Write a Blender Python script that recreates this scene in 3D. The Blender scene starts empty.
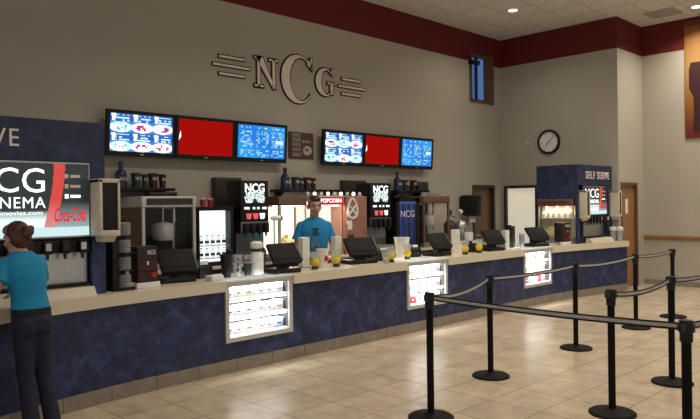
import bpy, bmesh, math, random
from mathutils import Vector, Matrix
random.seed(7)
C = bpy.context.scene.collection
PI = math.pi
# ------------------------------------------------------------------ materials
def nodes(name):
    m = bpy.data.materials.new(name); m.use_nodes = True
    nt = m.node_tree
    return m, nt, nt.nodes['Principled BSDF']
def new(nt, t, **kw):
    n = nt.nodes.new(t)
    for k, v in kw.items(): setattr(n, k, v)
    return n
def mat(name, col, rough=.5, metal=0, noise=.12, scale=18, bump=0, emit=0, ecol=None, spec=.5):
    m, nt, b = nodes(name)
    b.inputs['Roughness'].default_value = rough; b.inputs['Metallic'].default_value = metal
    b.inputs['Specular IOR Level'].default_value = spec
    tc = new(nt, 'ShaderNodeTexCoord')
    nz = new(nt, 'ShaderNodeTexNoise'); nz.inputs['Scale'].default_value = scale; nz.inputs['Detail'].default_value = 4
    nt.links.new(tc.outputs['Object'], nz.inputs['Vector'])
    r = new(nt, 'ShaderNodeValToRGB')
    a = [max(0, c*(1-noise)) for c in col]; d = [min(1, c*(1+noise)) for c in col]
    r.color_ramp.elements[0].color = (*a, 1); r.color_ramp.elements[1].color = (*d, 1)
    r.color_ramp.elements[0].position = .3; r.color_ramp.elements[1].position = .7
    nt.links.new(nz.outputs['Fac'], r.inputs['Fac']); nt.links.new(r.outputs['Color'], b.inputs['Base Color'])
    if bump:
        bp = new(nt, 'ShaderNodeBump'); bp.inputs['Strength'].default_value = bump; bp.inputs['Distance'].default_value = .01
        nt.links.new(nz.outputs['Fac'], bp.inputs['Height']); nt.links.new(bp.outputs['Normal'], b.inputs['Normal'])
    if emit:
        b.inputs['Emission Color'].default_value = (*(ecol or col), 1); b.inputs['Emission Strength'].default_value = emit
    return m
def mottled(name, c0, c1, c2, scale=5, rough=.5):
    m, nt, b = nodes(name); b.inputs['Roughness'].default_value = rough
    tc = new(nt, 'ShaderNodeTexCoord')
    n1 = new(nt, 'ShaderNodeTexNoise'); n1.inputs['Scale'].default_value = scale; n1.inputs['Detail'].default_value = 8; n1.inputs['Roughness'].default_value = .68; n1.inputs['Distortion'].default_value = .25
    nt.links.new(tc.outputs['Object'], n1.inputs['Vector'])
    r = new(nt, 'ShaderNodeValToRGB'); e = r.color_ramp.elements
    e[0].color = (*c0, 1); e[0].position = .36; e[1].color = (*c2, 1); e[1].position = .72
    x = e.new(.52); x.color = (*c1, 1)
    nt.links.new(n1.outputs['Fac'], r.inputs['Fac']); nt.links.new(r.outputs['Color'], b.inputs['Base Color'])
    return m
def tilemat(name, c0, c1, grout, size, phase, rough, gw=.006, nscale=3, bump=.3, wh=None):
    m, nt, b = nodes(name)
    g = new(nt, 'ShaderNodeNewGeometry')
    mp = new(nt, 'ShaderNodeMapping'); mp.inputs['Location'].default_value = (-phase[0], -phase[1], 0)
    nt.links.new(g.outputs['Position'], mp.inputs['Vector'])
    br = new(nt, 'ShaderNodeTexBrick'); br.offset = 0; br.squash = 1
    br.inputs['Scale'].default_value = 1; br.inputs['Mortar Size'].default_value = gw; br.inputs['Mortar Smooth'].default_value = .1
    br.inputs['Brick Width'].default_value = size; br.inputs['Row Height'].default_value = wh or size
    br.inputs['Color1'].default_value = (*c0, 1); br.inputs['Color2'].default_value = (*c1, 1); br.inputs['Mortar'].default_value = (*grout, 1)
    nt.links.new(mp.outputs['Vector'], br.inputs['Vector'])
    nz = new(nt, 'ShaderNodeTexNoise'); nz.inputs['Scale'].default_value = nscale; nz.inputs['Detail'].default_value = 9; nz.inputs['Roughness'].default_value = .72; nz.inputs['Distortion'].default_value = .4
    nt.links.new(g.outputs['Position'], nz.inputs['Vector'])
    mr = new(nt, 'ShaderNodeMapRange'); mr.inputs['From Min'].default_value = .3; mr.inputs['From Max'].default_value = .7; mr.inputs['To Min'].default_value = .72; mr.inputs['To Max'].default_value = 1.16
    nt.links.new(nz.outputs['Fac'], mr.inputs['Value'])
    mx = new(nt, 'ShaderNodeVectorMath', operation='SCALE'); nt.links.new(br.outputs['Color'], mx.inputs[0]); nt.links.new(mr.outputs['Result'], mx.inputs['Scale'])
    nt.links.new(mx.outputs['Vector'], b.inputs['Base Color'])
    b.inputs['Roughness'].default_value = rough
    bp = new(nt, 'ShaderNodeBump'); bp.inputs['Strength'].default_value = bump; bp.inputs['Distance'].default_value = .004; bp.invert = True
    nt.links.new(br.outputs['Fac'], bp.inputs['Height']); nt.links.new(bp.outputs['Normal'], b.inputs['Normal'])
    return m
def wallmat(name, col, red, zr):
    m, nt, b = nodes(name); b.inputs['Roughness'].default_value = .75
    g = new(nt, 'ShaderNodeNewGeometry'); sp = new(nt, 'ShaderNodeSeparateXYZ'); nt.links.new(g.outputs['Position'], sp.inputs[0])
    gt = new(nt, 'ShaderNodeMath', operation='GREATER_THAN'); gt.inputs[1].default_value = zr; nt.links.new(sp.outputs['Z'], gt.inputs[0])
    nz = new(nt, 'ShaderNodeTexNoise'); nz.inputs['Scale'].default_value = 2.2; nz.inputs['Detail'].default_value = 6
    nt.links.new(g.outputs['Position'], nz.inputs['Vector'])
    r = new(nt, 'ShaderNodeValToRGB'); r.color_ramp.elements[0].color = (*[c*.93 for c in col], 1); r.color_ramp.elements[1].color = (*[c*1.05 for c in col], 1)
    nt.links.new(nz.outputs['Fac'], r.inputs['Fac'])
    mx = new(nt, 'ShaderNodeMix', data_type='RGBA'); nt.links.new(gt.outputs[0], mx.inputs['Factor']); nt.links.new(r.outputs['Color'], mx.inputs['A']); mx.inputs['B'].default_value = (*red, 1)
    nt.links.new(mx.outputs['Result'], b.inputs['Base Color'])
    n2 = new(nt, 'ShaderNodeTexNoise'); n2.inputs['Scale'].default_value = 160; nt.links.new(g.outputs['Position'], n2.inputs['Vector'])
    bp = new(nt, 'ShaderNodeBump'); bp.inputs['Strength'].default_value = .12; bp.inputs['Distance'].default_value = .003; nt.links.new(n2.outputs['Fac'], bp.inputs['Height']); nt.links.new(bp.outputs['Normal'], b.inputs['Normal'])
    return m
def wood(name, c0, c1, rough=.4):
    m, nt, b = nodes(name); b.inputs['Roughness'].default_value = rough
    tc = new(nt, 'ShaderNodeTexCoord'); mp = new(nt, 'ShaderNodeMapping'); mp.inputs['Scale'].default_value = (14, 14, 1.1)
    nz = new(nt, 'ShaderNodeTexNoise'); nz.inputs['Scale'].default_value = 2.5; nz.inputs['Detail'].default_value = 7; nz.inputs['Distortion'].default_value = .8
    nt.links.new(tc.outputs['Object'], mp.inputs['Vector']); nt.links.new(mp.outputs['Vector'], nz.inputs['Vector'])
    r = new(nt, 'ShaderNodeValToRGB'); r.color_ramp.elements[0].color = (*c0, 1); r.color_ramp.elements[1].color = (*c1, 1); r.color_ramp.elements[0].position = .3; r.color_ramp.elements[1].position = .7
    nt.links.new(nz.outputs['Fac'], r.inputs['Fac']); nt.links.new(r.outputs['Color'], b.inputs['Base Color'])
    return m
def emis(name, col, s):
    m = bpy.data.materials.new(name); m.use_nodes = True; nt = m.node_tree; nt.nodes.clear()
    e = new(nt, 'ShaderNodeEmission'); e.inputs['Color'].default_value = (*col, 1); e.inputs['Strength'].default_value = s
    o = new(nt, 'ShaderNodeOutputMaterial'); nt.links.new(e.outputs[0], o.inputs['Surface'])
    return m
def clear(name, col=(1, 1, 1), gloss=.12, tint_mix=0, body=(.8, .8, .8)):
    m = bpy.data.materials.new(name); m.use_nodes = True; nt = m.node_tree; nt.nodes.clear()
    t = new(nt, 'ShaderNodeBsdfTransparent'); t.inputs['Color'].default_value = (*col, 1)
    g = new(nt, 'ShaderNodeBsdfGlossy'); g.inputs['Roughness'].default_value = .08
    fr = new(nt, 'ShaderNodeLayerWeight'); fr.inputs['Blend'].default_value = .12
    ml = new(nt, 'ShaderNodeMath', operation='MULTIPLY_ADD'); ml.inputs[1].default_value = .14; ml.inputs[2].default_value = gloss*.07; nt.links.new(fr.outputs['Facing'], ml.inputs[0])
    mx = new(nt, 'ShaderNodeMixShader'); nt.links.new(ml.outputs[0], mx.inputs[0]); nt.links.new(t.outputs[0], mx.inputs[1]); nt.links.new(g.outputs[0], mx.inputs[2])
    out = mx
    if tint_mix:
        d = new(nt, 'ShaderNodeBsdfDiffuse'); d.inputs['Color'].default_value = (*body, 1)
        m2 = new(nt, 'ShaderNodeMixShader'); m2.inputs[0].default_value = tint_mix
        nt.links.new(mx.outputs[0], m2.inputs[1]); nt.links.new(d.outputs[0], m2.inputs[2]); out = m2
    o = new(nt, 'ShaderNodeOutputMaterial'); nt.links.new(out.outputs[0], o.inputs['Surface'])
    return m
def paintmat(name, s):
    m, nt, b = nodes(name); a = new(nt, 'ShaderNodeVertexColor'); a.layer_name = 'Col'
    if s:
        b.inputs['Base Color'].default_value = (.01, .01, .01, 1); nt.links.new(a.outputs['Color'], b.inputs['Emission Color']); b.inputs['Emission Strength'].default_value = s
        b.inputs['Roughness'].default_value = .25
    else:
        nt.links.new(a.outputs['Color'], b.inputs['Base Color']); b.inputs['Roughness'].default_value = .55
    return m

M = {}
M['wall'] = wallmat('wall_paint', (.43, .395, .33), (.125, .004, .004), 4.552)
M['ceil'] = tilemat('ceiling_tile', (.80, .77, .71), (.78, .75, .69), (.56, .54, .49), .61, (12.55, 7.975), .9, .014, 14, .2)
M['floor'] = tilemat('floor_tile', (.575, .475, .345), (.51, .42, .30), (.28, .22, .155), .472, (3.41, 3.21), .25, .005, 3.2)
M['blue'] = mottled('blue_laminate', (.006, .011, .040), (.014, .026, .095), (.055, .08, .215), 8, .45)
M['blue_plain'] = mottled('blue_fascia', (.006, .011, .036), (.013, .022, .070), (.035, .055, .13), 7, .5)
M['top'] = mat('speckled_worktop', (.66, .59, .46), .3, 0, .14, 160)
M['base_tile'] = mat('taupe_base_tile', (.245, .205, .165), .5, 0, .16, 9)
M['grout'] = mat('grout', (.09, .075, .06), .9)
M['black'] = mat('black_plastic', (.008, .008, .009), .45, spec=.3)
M['dullblack'] = mat('dull_black', (.007, .007, .008), .65, spec=.2)
M['silver'] = mat('silver_frame', (.62, .60, .57), .35, .35, .06, 40)
M['blackm'] = mat('black_metal', (.008, .006, .006), .6, 0, spec=.12)
M['charcoal'] = mat('charcoal', (.03, .03, .032), .5)
M['steel'] = mat('brushed_steel', (.52, .51, .49), .33, .9, .08, 40)
M['steel_d'] = mat('dark_steel', (.20, .20, .20), .3, .9, .1, 40)
M['alu'] = mat('aluminium_frame', (.60, .59, .57), .42, .4, .06, 40)
M['cream'] = mat('cream_plastic', (.60, .54, .42), .5, 0, .05)
M['white'] = mat('white_paper', (.80, .78, .74), .6, 0, .04)
M['brownhdr'] = mat('brown_header', (.16, .085, .05), .5)
M['burg'] = mat('burgundy_card', (.015, .005, .006), .55, 0, .3, 30)
M['pinkish'] = mat('copper_pink_panel', (.42, .20, .16), .35, .35, .1, 5)
M['wood'] = wood('door_oak', (.26, .125, .045), (.36, .19, .075))
M['wood_d'] = wood('door_dark_oak', (.12, .05, .022), (.18, .08, .036))
M['wood_r'] = wood('rail_oak', (.24, .12, .05), (.33, .17, .075))
M['frame_d'] = mat('dark_frame_paint', (.035, .028, .025), .5)
M['frame_b'] = wood('window_brown', (.11, .055, .035), (.15, .075, .045))
M['paledoor'] = mat('glowing_pale_door', (.86, .80, .63), .6, 0, .03, emit=.5)  # door surface glows by itself, in place of light falling on it
M['glass'] = clear('clear_glass')
M['plastic'] = clear('clear_plastic', (.93, .95, .95), .3, .22, (.75, .77, .78))
M['frosted'] = clear('frosted_glass', (.95, .97, .97), .3, .5, (.85, .87, .87))
M['lid'] = clear('lid_plastic', (.9, .9, .92), .3, .5, (.6, .6, .64))
M['yellow'] = mat('yellow_plastic', (.72, .52, .04), .4, 0, .08)
M['red'] = mat('red_plastic', (.42, .02, .02), .45)
M['green'] = mat('green_cup', (.012, .045, .040), .5)
M['dred'] = mat('dark_red_cup', (.045, .007, .009), .5)
M['bluebot'] = mat('blue_bottle', (.018, .022, .085), .2)
M['darkwall'] = mat('dark_cabinet', (.035, .026, .02), .5)
M['e_lamp'] = emis('lamp_diffuser', (1, .93, .8), 9)
M['e_pop'] = emis('popper_light', (1, .80, .52), 9)
M['e_pop2'] = emis('popper_glow_back', (1, .84, .62), 1.7)  # back walls that glow, standing in for the light inside the machines
M['e_pop3'] = emis('popper_pale_glow_back', (1, .90, .74), 1.25)
M['e_case'] = emis('case_light', (.93, .97, 1), 7)
M['e_lit_post'] = emis('glowing_divider', (.95, .98, 1), 1.0)  # plain divider given a glow for the case light that falls on it
M['e_cool'] = emis('cooler_back_glow', (.86, .97, 1), 1.6)  # cooler back glows as a whole, in place of light inside the cabinet
M['e_white'] = emis('lit_letter', (.93, 1, .97), 1.5)
M['e_red'] = emis('lit_red_sign', (.85, .012, .05), .95)
M['e_redtv'] = emis('red_screen', (.47, .006, .004), .8)
M['e_bulb'] = emis('bulb', (1, .8, .55), 3)
M['e_sky'] = emis('dusk_light', (.10, .19, .42), .75)
M['e_icon'] = emis('lit_icon', (.9, .12, .12), 1.0)
M['case_in'] = mat('case_lining', (.045, .043, .04), .6)
M['popcorn'] = mat('popcorn', (.85, .72, .42), .8, 0, .15, 60, .6)
M['teal'] = mat('teal_jersey', (.008, .25, .48), .85, 0, .1, 30, .2)
M['teal2'] = mat('teal_jersey_bright', (.010, .23, .50), .85, 0, .1, 30, .2)
M['print'] = mat('shirt_print', (.012, .07, .14), .85)
M['print2'] = mat('shirt_print_pale', (.07, .20, .32), .85)
M['jeans'] = mat('dark_denim', (.011, .016, .038), .85, 0, .35, 14, .3)
M['skin'] = mat('skin', (.50, .27, .19), .5, 0, .05, 20)
M['skin2'] = mat('skin_tan', (.47, .25, .175), .5, 0, .05, 20)
M['hair'] = mat('auburn_hair', (.075, .017, .011), .45, 0, .5, 60, .6)
M['hair2'] = mat('brown_hair', (.03, .013, .009), .5, 0, .4, 60, .5)
M['eye'] = mat('eye_dark', (.02, .012, .01), .2)
M['lips'] = mat('lips', (.33, .12, .10), .5)
M['belt_l'] = mat('belt_stripe', (.46, .45, .45), .7)
M['logo_l'] = mat('logo_face', (.80, .70, .62), .5)
M['logo_d'] = mat('logo_return', (.03, .008, .008), .5)
M['sign_l'] = mat('sign_letter', (.78, .68, .65), .5)
M['grey'] = mat('grey_vent', (.42, .40, .36), .7)
M['paint0'] = paintmat('printed_picture', 0)
M['paint1'] = paintmat('lit_picture', 1.25)
M['paint2'] = paintmat('lit_display', 1.15)
BOXC = [('white', (.8, .8, .8)), ('pale blue', (.45, .62, .8)), ('cream', (.8, .72, .55)), ('red', (.6, .03, .04)), ('white', (.82, .8, .8)), ('yellow', (.8, .62, .15)), ('pale pink', (.8, .6, .6))]
for n, c in BOXC: M['box_' + n] = mat('candy_card_' + n, c, .5, 0, .1, 40)

# ------------------------------------------------------------------ object helpers
def tag(o, label=None, cat=None, group=None, kind=None):
    if label: o['label'] = label
    if cat: o['category'] = cat
    if group: o['group'] = group
    if kind: o['kind'] = kind
    return o
def thing(name, label, cat, loc=(0, 0, 0), rz=0, group=None):
    o = bpy.data.objects.new(name, None); C.objects.link(o); o.empty_display_size = .1
    o.location = loc; o.rotation_euler = (0, 0, rz)
    return tag(o, label, cat, group)
def rootloc(o):
    while o.parent: o = o.parent
    return Vector(o.location) if o.type == 'EMPTY' else Vector((0, 0, 0))
def link(me, name, m, parent=None, ang=40):
    if parent is not None: me.transform(Matrix.Translation(-rootloc(parent)))
    o = bpy.data.objects.new(name, me); C.objects.link(o)
    if m is not None: me.materials.append(m)
    if ang:
        me.shade_smooth(); me.set_sharp_from_angle(angle=math.radians(ang))
    if parent is not None: o.parent = parent
    return o
class MB:
    def __init__(s): s.bm = bmesh.new()
    def _new(s, fn):
        before = set(s.bm.verts); fn(); return [v for v in s.bm.verts if v not in before]
    def box(s, x0, x1, y0, y1, z0, z1, bev=0, rot=None, piv=None):
        b = bmesh.new()
        bmesh.ops.create_cube(b, size=1)
        for v in b.verts: v.co = Vector(((x0+x1)/2+v.co.x*(x1-x0), (y0+y1)/2+v.co.y*(y1-y0), (z0+z1)/2+v.co.z*(z1-z0)))
        if bev: bmesh.ops.bevel(b, geom=b.edges[:], offset=bev, segments=2, affect='EDGES', profile=.5)
        s._merge(b, rot, piv or ((x0+x1)/2, (y0+y1)/2, (z0+z1)/2)); return s
    def _merge(s, b, rot=None, piv=(0, 0, 0)):
        if rot is not None:
            p = Vector(piv)
            for v in b.verts: v.co = rot @ (v.co-p)+p
        me = bpy.data.meshes.new('t'); b.to_mesh(me); b.free(); s.bm.from_mesh(me); bpy.data.meshes.remove(me)
    def cyl(s, p0, p1, r0, r1=None, n=20):
        p0, p1 = Vector(p0), Vector(p1); r1 = r0 if r1 is None else r1; d = p1-p0
        b = bmesh.new(); bmesh.ops.create_cone(b, cap_ends=True, segments=n, radius1=r0, radius2=r1, depth=d.length)
        q = Vector((0, 0, 1)).rotation_difference(d).to_matrix()
        for v in b.verts: v.co = q @ v.co+(p0+p1)/2
        s._merge(b); return s
    def ell(s, c, r, n=16, rot=None):
        b = bmesh.new(); bmesh.ops.create_uvsphere(b, u_segments=n, v_segments=max(6, n*2//3), radius=1)
        r = (r, r, r) if isinstance(r, (int, float)) else r
        for v in b.verts:
            p = Vector((v.co.x*r[0], v.co.y*r[1], v.co.z*r[2]))
            if rot is not None: p = rot @ p
            v.co = p+Vector(c)
        s._merge(b); return s
    def cap(s, p0, p1, r0, r1, n=16):
        s.cyl(p0, p1, r0, r1, n); s.ell(p0, r0, n); s.ell(p1, r1, n); return s
    def lathe(s, prof, c=(0, 0, 0), n=24, close=True):
        rings = []
        for r, z in prof:
            rings.append([s.bm.verts.new((c[0]+r*math.cos(2*PI*k/n), c[1]+r*math.sin(2*PI*k/n), c[2]+z)) for k in range(n)])
        for a, b in zip(rings, rings[1:]):
            for k in range(n): s.bm.faces.new((a[k], a[(k+1) % n], b[(k+1) % n], b[k]))
        if close:
            s.bm.faces.new(rings[0][::-1]); s.bm.faces.new(rings[-1])
        return s
    def loft(s, rings, n=24):
        vs = []
        for cx, cy, z, rx, ry in rings:
            row = []
            for k in range(n):
                a = 2*PI*k/n; ca, sa = math.cos(a), math.sin(a); e = .85
                row.append(s.bm.verts.new((cx+rx*math.copysign(abs(ca)**e, ca), cy+ry*math.copysign(abs(sa)**e, sa), z)))
            vs.append(row)
        for a, b in zip(vs, vs[1:]):
            for k in range(n): s.bm.faces.new((a[k], a[(k+1) % n], b[(k+1) % n], b[k]))
        s.bm.faces.new(vs[0][::-1]); s.bm.faces.new(vs[-1]); return s
    def prism(s, pts, y0, y1):          # polygon in XZ, extruded along Y
        a = [s.bm.verts.new((x, y0, z)) for x, z in pts]; b = [s.bm.verts.new((x, y1, z)) for x, z in pts]; n = len(pts)
        s.bm.faces.new(a); s.bm.faces.new(b[::-1])
        for k in range(n): s.bm.faces.new((a[k], b[k], b[(k+1) % n], a[(k+1) % n]))
        return s
    def prismx(s, pts, x0, x1):         # polygon in YZ, extruded along X
        a = [s.bm.verts.new((x0, y, z)) for y, z in pts]; b = [s.bm.verts.new((x1, y, z)) for y, z in pts]; n = len(pts)
        s.bm.faces.new(a); s.bm.faces.new(b[::-1])
        for k in range(n): s.bm.faces.new((a[k], b[k], b[(k+1) % n], a[(k+1) % n]))
        return s
    def strip(s, A, B, z0, z1):         # closed wall between two plan polylines
        n = len(A)
        q = lambda p, z: s.bm.verts.new((p[0], p[1], z))
        a0 = [q(p, z0) for p in A]; a1 = [q(p, z1) for p in A]; b0 = [q(p, z0) for p in B]; b1 = [q(p, z1) for p in B]
        for k in range(n-1):
            for f in ((a0[k], a0[k+1], a1[k+1], a1[k]), (b0[k+1], b0[k], b1[k], b1[k+1]), (a1[k], a1[k+1], b1[k+1], b1[k]), (b0[k], b0[k+1], a0[k+1], a0[k])): s.bm.faces.new(f)
        s.bm.faces.new((a0[0], a1[0], b1[0], b0[0])); s.bm.faces.new((a0[-1], b0[-1], b1[-1], a1[-1]))
        return s
    def xf(s, mtx):
        for v in s.bm.verts: v.co = mtx @ v.co
        return s
    def frame(s, x0, x1, y0, y1, z0, z1, w, wb=None, wt=None, wr=None, bev=0):
        wb = wb or w; wt = wt or w; wr = wr or w
        s.box(x0, x0+w, y0, y1, z0, z1, bev).box(x1-wr, x1, y0, y1, z0, z1, bev)
        if wb > 0: s.box(x0+w, x1-wr, y0, y1, z0, z0+wb, bev)
        s.box(x0+w, x1-wr, y0, y1, z1-wt, z1, bev); return s
    def mesh(s):
        bmesh.ops.recalc_face_normals(s.bm, faces=s.bm.faces[:])
        me = bpy.data.meshes.new('m'); s.bm.to_mesh(me); s.bm.free(); return me
    def done(s, name, m, parent=None, ang=40): return link(s.mesh(), name, m, parent, ang)
def struct(o): o['kind'] = 'structure'; return o
def kids(o): return [c for c in bpy.data.objects if c.parent == o]
def dup(root, loc, rz=None, label=None, group=None):
    def cp(o, par):
        c = o.copy(); C.objects.link(c); c.parent = par
        for k in kids(o): cp(k, c)
        return c
    r = cp(root, None); r.location = loc
    if rz is not None: r.rotation_euler = (0, 0, rz)
    if label: r['label'] = label
    if group: r['group'] = group
    return r
_dg = lambda: bpy.context.evaluated_depsgraph_get()
def textmesh(body, x0, x1, z0, z1, y, depth=.004, bold=0, shear=0, face='-Y', spacing=1):
    cu = bpy.data.curves.new('txt', 'FONT'); cu.body = body; cu.size = 1; cu.extrude = .02; cu.offset = bold; cu.shear = shear; cu.resolution_u = 3; cu.space_character = spacing
    o = bpy.data.objects.new('txt', cu); C.objects.link(o)
    me = bpy.data.meshes.new_from_object(o.evaluated_get(_dg())); bpy.data.objects.remove(o); bpy.data.curves.remove(cu)
    xs = [v.co.x for v in me.vertices]; ys = [v.co.y for v in me.vertices]; a, b, c, d = min(xs), max(xs), min(ys), max(ys)
    for v in me.vertices:
        u = x0+(v.co.x-a)/(b-a)*(x1-x0); w = z0+(v.co.y-c)/(d-c)*(z1-z0); t = depth/2*(v.co.z/.02)
        if face == '-Y': v.co = (u, y-t, w)
        elif face == '-X': v.co = (y-t, -u, w)
    me.materials.clear()
    return me
def text(name, m, parent, *a, **k): return link(textmesh(*a, **k), name, m, parent, 0)
def picture(name, m, parent, x0, x1, z0, z1, y, nx, nz, fn):
    bm = bmesh.new(); col = bm.loops.layers.float_color.new('Col')
    g = [[bm.verts.new((x0+(x1-x0)*i/nx, y, z0+(z1-z0)*j/nz)) for j in range(nz+1)] for i in range(nx+1)]
    for i in range(nx):
        for j in range(nz):
            f = bm.faces.new((g[i][j], g[i+1][j], g[i+1][j+1], g[i][j+1]))
            c = fn((i+.5)/nx, (j+.5)/nz)
            for l in f.loops: l[col] = (*c, 1)
    me = bpy.data.meshes.new('p'); bm.to_mesh(me); bm.free()
    return link(me, name, m, parent, 0)
def solid(mb, vox, it=6, fac=.5):
    me = mb.mesh(); o = bpy.data.objects.new('tmp', me); C.objects.link(o)
    r = o.modifiers.new('r', 'REMESH'); r.mode = 'VOXEL'; r.voxel_size = vox
    if it:
        sm = o.modifiers.new('s', 'SMOOTH'); sm.iterations = it; sm.factor = fac
    out = bpy.data.meshes.new_from_object(o.evaluated_get(_dg())); bpy.data.objects.remove(o); bpy.data.meshes.remove(me)
    return out

# ------------------------------------------------------------------ the room
YW, XB, YR, XC, ZC = 7.975, 12.55, 5.43, 13.71, 5.144
struct(MB().box(-6, 14.2, -7, 8.3, -.12, 0).done('floor', M['floor']))
struct(MB().box(-6, 14.2, -7, 8.3, ZC, ZC+.12).done('ceiling', M['ceil']))
w = MB()     # back wall with openings for a high window and a door
wx0, wx1, wz0, wz1 = 11.40, 12.25, 3.73, 4.73
dx0, dx1, dz = 11.45, 12.27, 2.03
w.box(-6, dx0, YW, 8.2, 0, wz0-.0).box(dx1, 12.8, YW, 8.2, 0, wz0).box(dx0, dx1, YW, 8.2, dz, wz0)
w.box(-6, wx0, YW, 8.2, wz0, ZC).box(wx1, 12.8, YW, 8.2, wz0, ZC).box(wx0, wx1, YW, 8.2, wz1, ZC)
struct(w.done('wall_back', M['wall'], ang=0))
w = MB()     # side wall, with a doorway
w.box(XB, XB+.14, 7.92, YW, 0, ZC).box(XB, XB+.14, YR+.14, 7.12, 0, ZC).box(XB, XB+.14, 7.12, 7.92, 2.02, ZC)
struct(w.done('wall_right', M['wall'], ang=0))
w = MB()
w.box(XB, 12.63, YR, YR+.14, 0, ZC).box(13.39, XC, YR, YR+.14, 0, ZC).box(12.63, 13.39, YR, YR+.14, 2.02, ZC)
struct(w.done('wall_return', M['wall'], ang=0))
struct(MB().box(XC, XC+.15, -7, YR+.14, 0, ZC).done('wall_recess', M['wall'], ang=0))
struct(MB().box(XC-.012, XC, -7, YR, 0, .1).done('baseboard_recess', M['base_tile']))
struct(MB().box(XC-.03, XC, -7, YR, .895, .975, .008).done('trim_1', M['wood_r']))
# window
win = struct(MB().frame(wx0, wx1, YW-.03, 8.1, wz0, wz1, .07, .06, .07, .22).done('window_1', M['frame_b']))
MB().box(wx0+.06, wx1-.20, 8.06, 8.07, wz0+.05, wz1-.05).done('pane', M['e_sky'], win)
MB().box(wx0+.29, wx0+.335, 8.0, 8.055, wz0+.05, wz1-.05).box(wx0+.06, wx0+.11, 8.0, 8.055, wz0+.05, wz1-.05).done('mullion', M['bluebot'], win)
# doors
d = struct(MB().box(12.68, 13.34, YR+.045, YR+.09, .01, 1.97).done('door_1', M['wood']))
MB().frame(12.63, 13.39, YR-.015, YR+.13, 0, 2.02, .05, -1).done('door_frame', M['wood_d'], d)
h = MB(); h.cyl((12.75, YR+.045, .98), (12.75, YR-.01, .98), .02); h.cyl((12.75, YR-.01, .98), (12.86, YR-.01, .98), .011); h.done('handle', M['steel'], d)
d = struct(MB().box(dx0+.06, dx1-.06, YW+.06, YW+.1, .01, dz-.06).done('door_2', M['wood_d']))
MB().frame(dx0, dx1, YW-.015, YW+.14, 0, dz, .06, -1).done('door_frame', M['frame_d'], d)
h = MB(); h.cyl((dx0+.13, YW+.06, 1.0), (dx0+.13, YW, 1.0), .02); h.cyl((dx0+.13, YW, 1.0), (dx0+.25, YW, 1.0), .011); h.done('handle', M['steel'], d)
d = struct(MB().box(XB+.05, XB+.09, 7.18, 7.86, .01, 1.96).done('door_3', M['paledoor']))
MB().box(XB-.015, XB+.13, 7.12, 7.18, 0, 2.02).box(XB-.015, XB+.13, 7.86, 7.92, 0, 2.02).box(XB-.015, XB+.13, 7.18, 7.86, 1.96, 2.02).done('door_frame', M['frame_d'], d)
h = MB(); h.cyl((XB+.05, 7.25, 1.0), (XB, 7.25, 1.0), .02); h.cyl((XB, 7.25, 1.0), (XB, 7.36, 1.0), .011); h.done('handle', M['steel'], d)
tag(MB().box(12.93, 13.05, YR+.04, YR+.0445, 1.42, 1.70).done('paper_notice', M['white']), 'white paper notice taped on the oak door at far right', 'notice')
# ceiling vent, lamps, clock, wall box, camera
t = thing('ceiling_vent', 'grey square air grille in the ceiling near the red corner', 'vent', (12.97, 4.75, ZC))
MB().box(12.70, 13.24, 4.48, 5.02, ZC-.012, ZC-.001).done('frame', M['grey'], t)
v = MB()
for k in range(9): v.box(12.74, 13.20, 4.52+.055*k, 4.545+.055*k, ZC-.022, ZC-.012)
v.done('louvres', M['grey'], t)
lamp_spots = [(10.73, 6.54), (13.0, 4.17), (7.6, 5.0), (4.6, 6.5), (9.6, 2.6)]
for k, (x, y) in enumerate(lamp_spots[:2]):
    t = thing('recessed_downlight', ['round lit downlight in the ceiling over the back corner', 'round lit downlight in the ceiling beside the air grille'][k], 'light', (x, y, ZC), group='ceiling downlights')
    MB().lathe([(.075, -.001), (.12, -.001), (.115, -.014), (.08, -.012), (.075, -.001)], (x, y, ZC), 28, False).done('trim_ring', M['white'], t)
    MB().cyl((x, y, ZC-.008), (x, y, ZC-.001), .077, n=28).done('diffuser', M['e_lamp'], t)
t = thing('wall_clock', 'round black-rimmed clock with a white face on the side wall', 'clock', (XB, 6.851, 2.62))
ry = Matrix.Rotation(-PI/2, 4, 'Y'); cc = Matrix.Translation((XB, 6.851, 2.885)) @ ry
MB().lathe([(.205, .0), (.25, .0), (.25, .03), (.235, .05), (.21, .045), (.205, .02)], (0, 0, 0), 40, False).xf(cc).done('rim', M['black'], t)
MB().cyl((0, 0, 0), (0, 0, .012), .21, n=40).xf(cc).done('face', M['white'], t)
mk = MB()
for k in range(12):
    a = k*PI/6; c, s_ = math.cos(a), math.sin(a)
    mk.cyl((.165*c, .165*s_, .0125), (.19*c, .19*s_, .0125), .005, n=6)
mk.xf(cc).done('hour_marks', M['black'], t)
# hands: roll so that local +X after rotation is world up
def hand(ang, ln, wd, z):      # clockwise angle from twelve, seen from the room
    up = Vector((0, 0, 1)); right = Vector((0, -1, 0)); dvec = up*math.cos(ang)+right*math.sin(ang)
    c0 = Vector((XB-z, 6.851, 2.885)); MBh.cyl(c0-dvec*.03, c0+dvec*ln, wd, wd*.6, 8)
MBh = MB(); hand(math.radians(222), .11, .008, .016); MBh.done('hand', M['black'], t)
MBh = MB(); hand(math.radians(42), .17, .006, .02); MBh.done('hand', M['black'], t)
tag(MB().box(XB-.02, XB, 7.29, 7.37, 2.86, 2.94, .006).done('wall_box', M['cream']), 'small pale square box on the wall left of the clock', 'switch')
t = thing('security_camera', 'small dark security camera at the top corner of the high window', 'camera', (11.36, YW, 4.50))
MB().box(11.33, 11.39, YW-.03, YW, 4.50, 4.56, .005).done('bracket', M['white'], t)
MB().cyl((11.36, YW-.02, 4.53), (11.44, YW-.22, 4.47), .045, .05, 16).done('body', M['black'], t)
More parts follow.
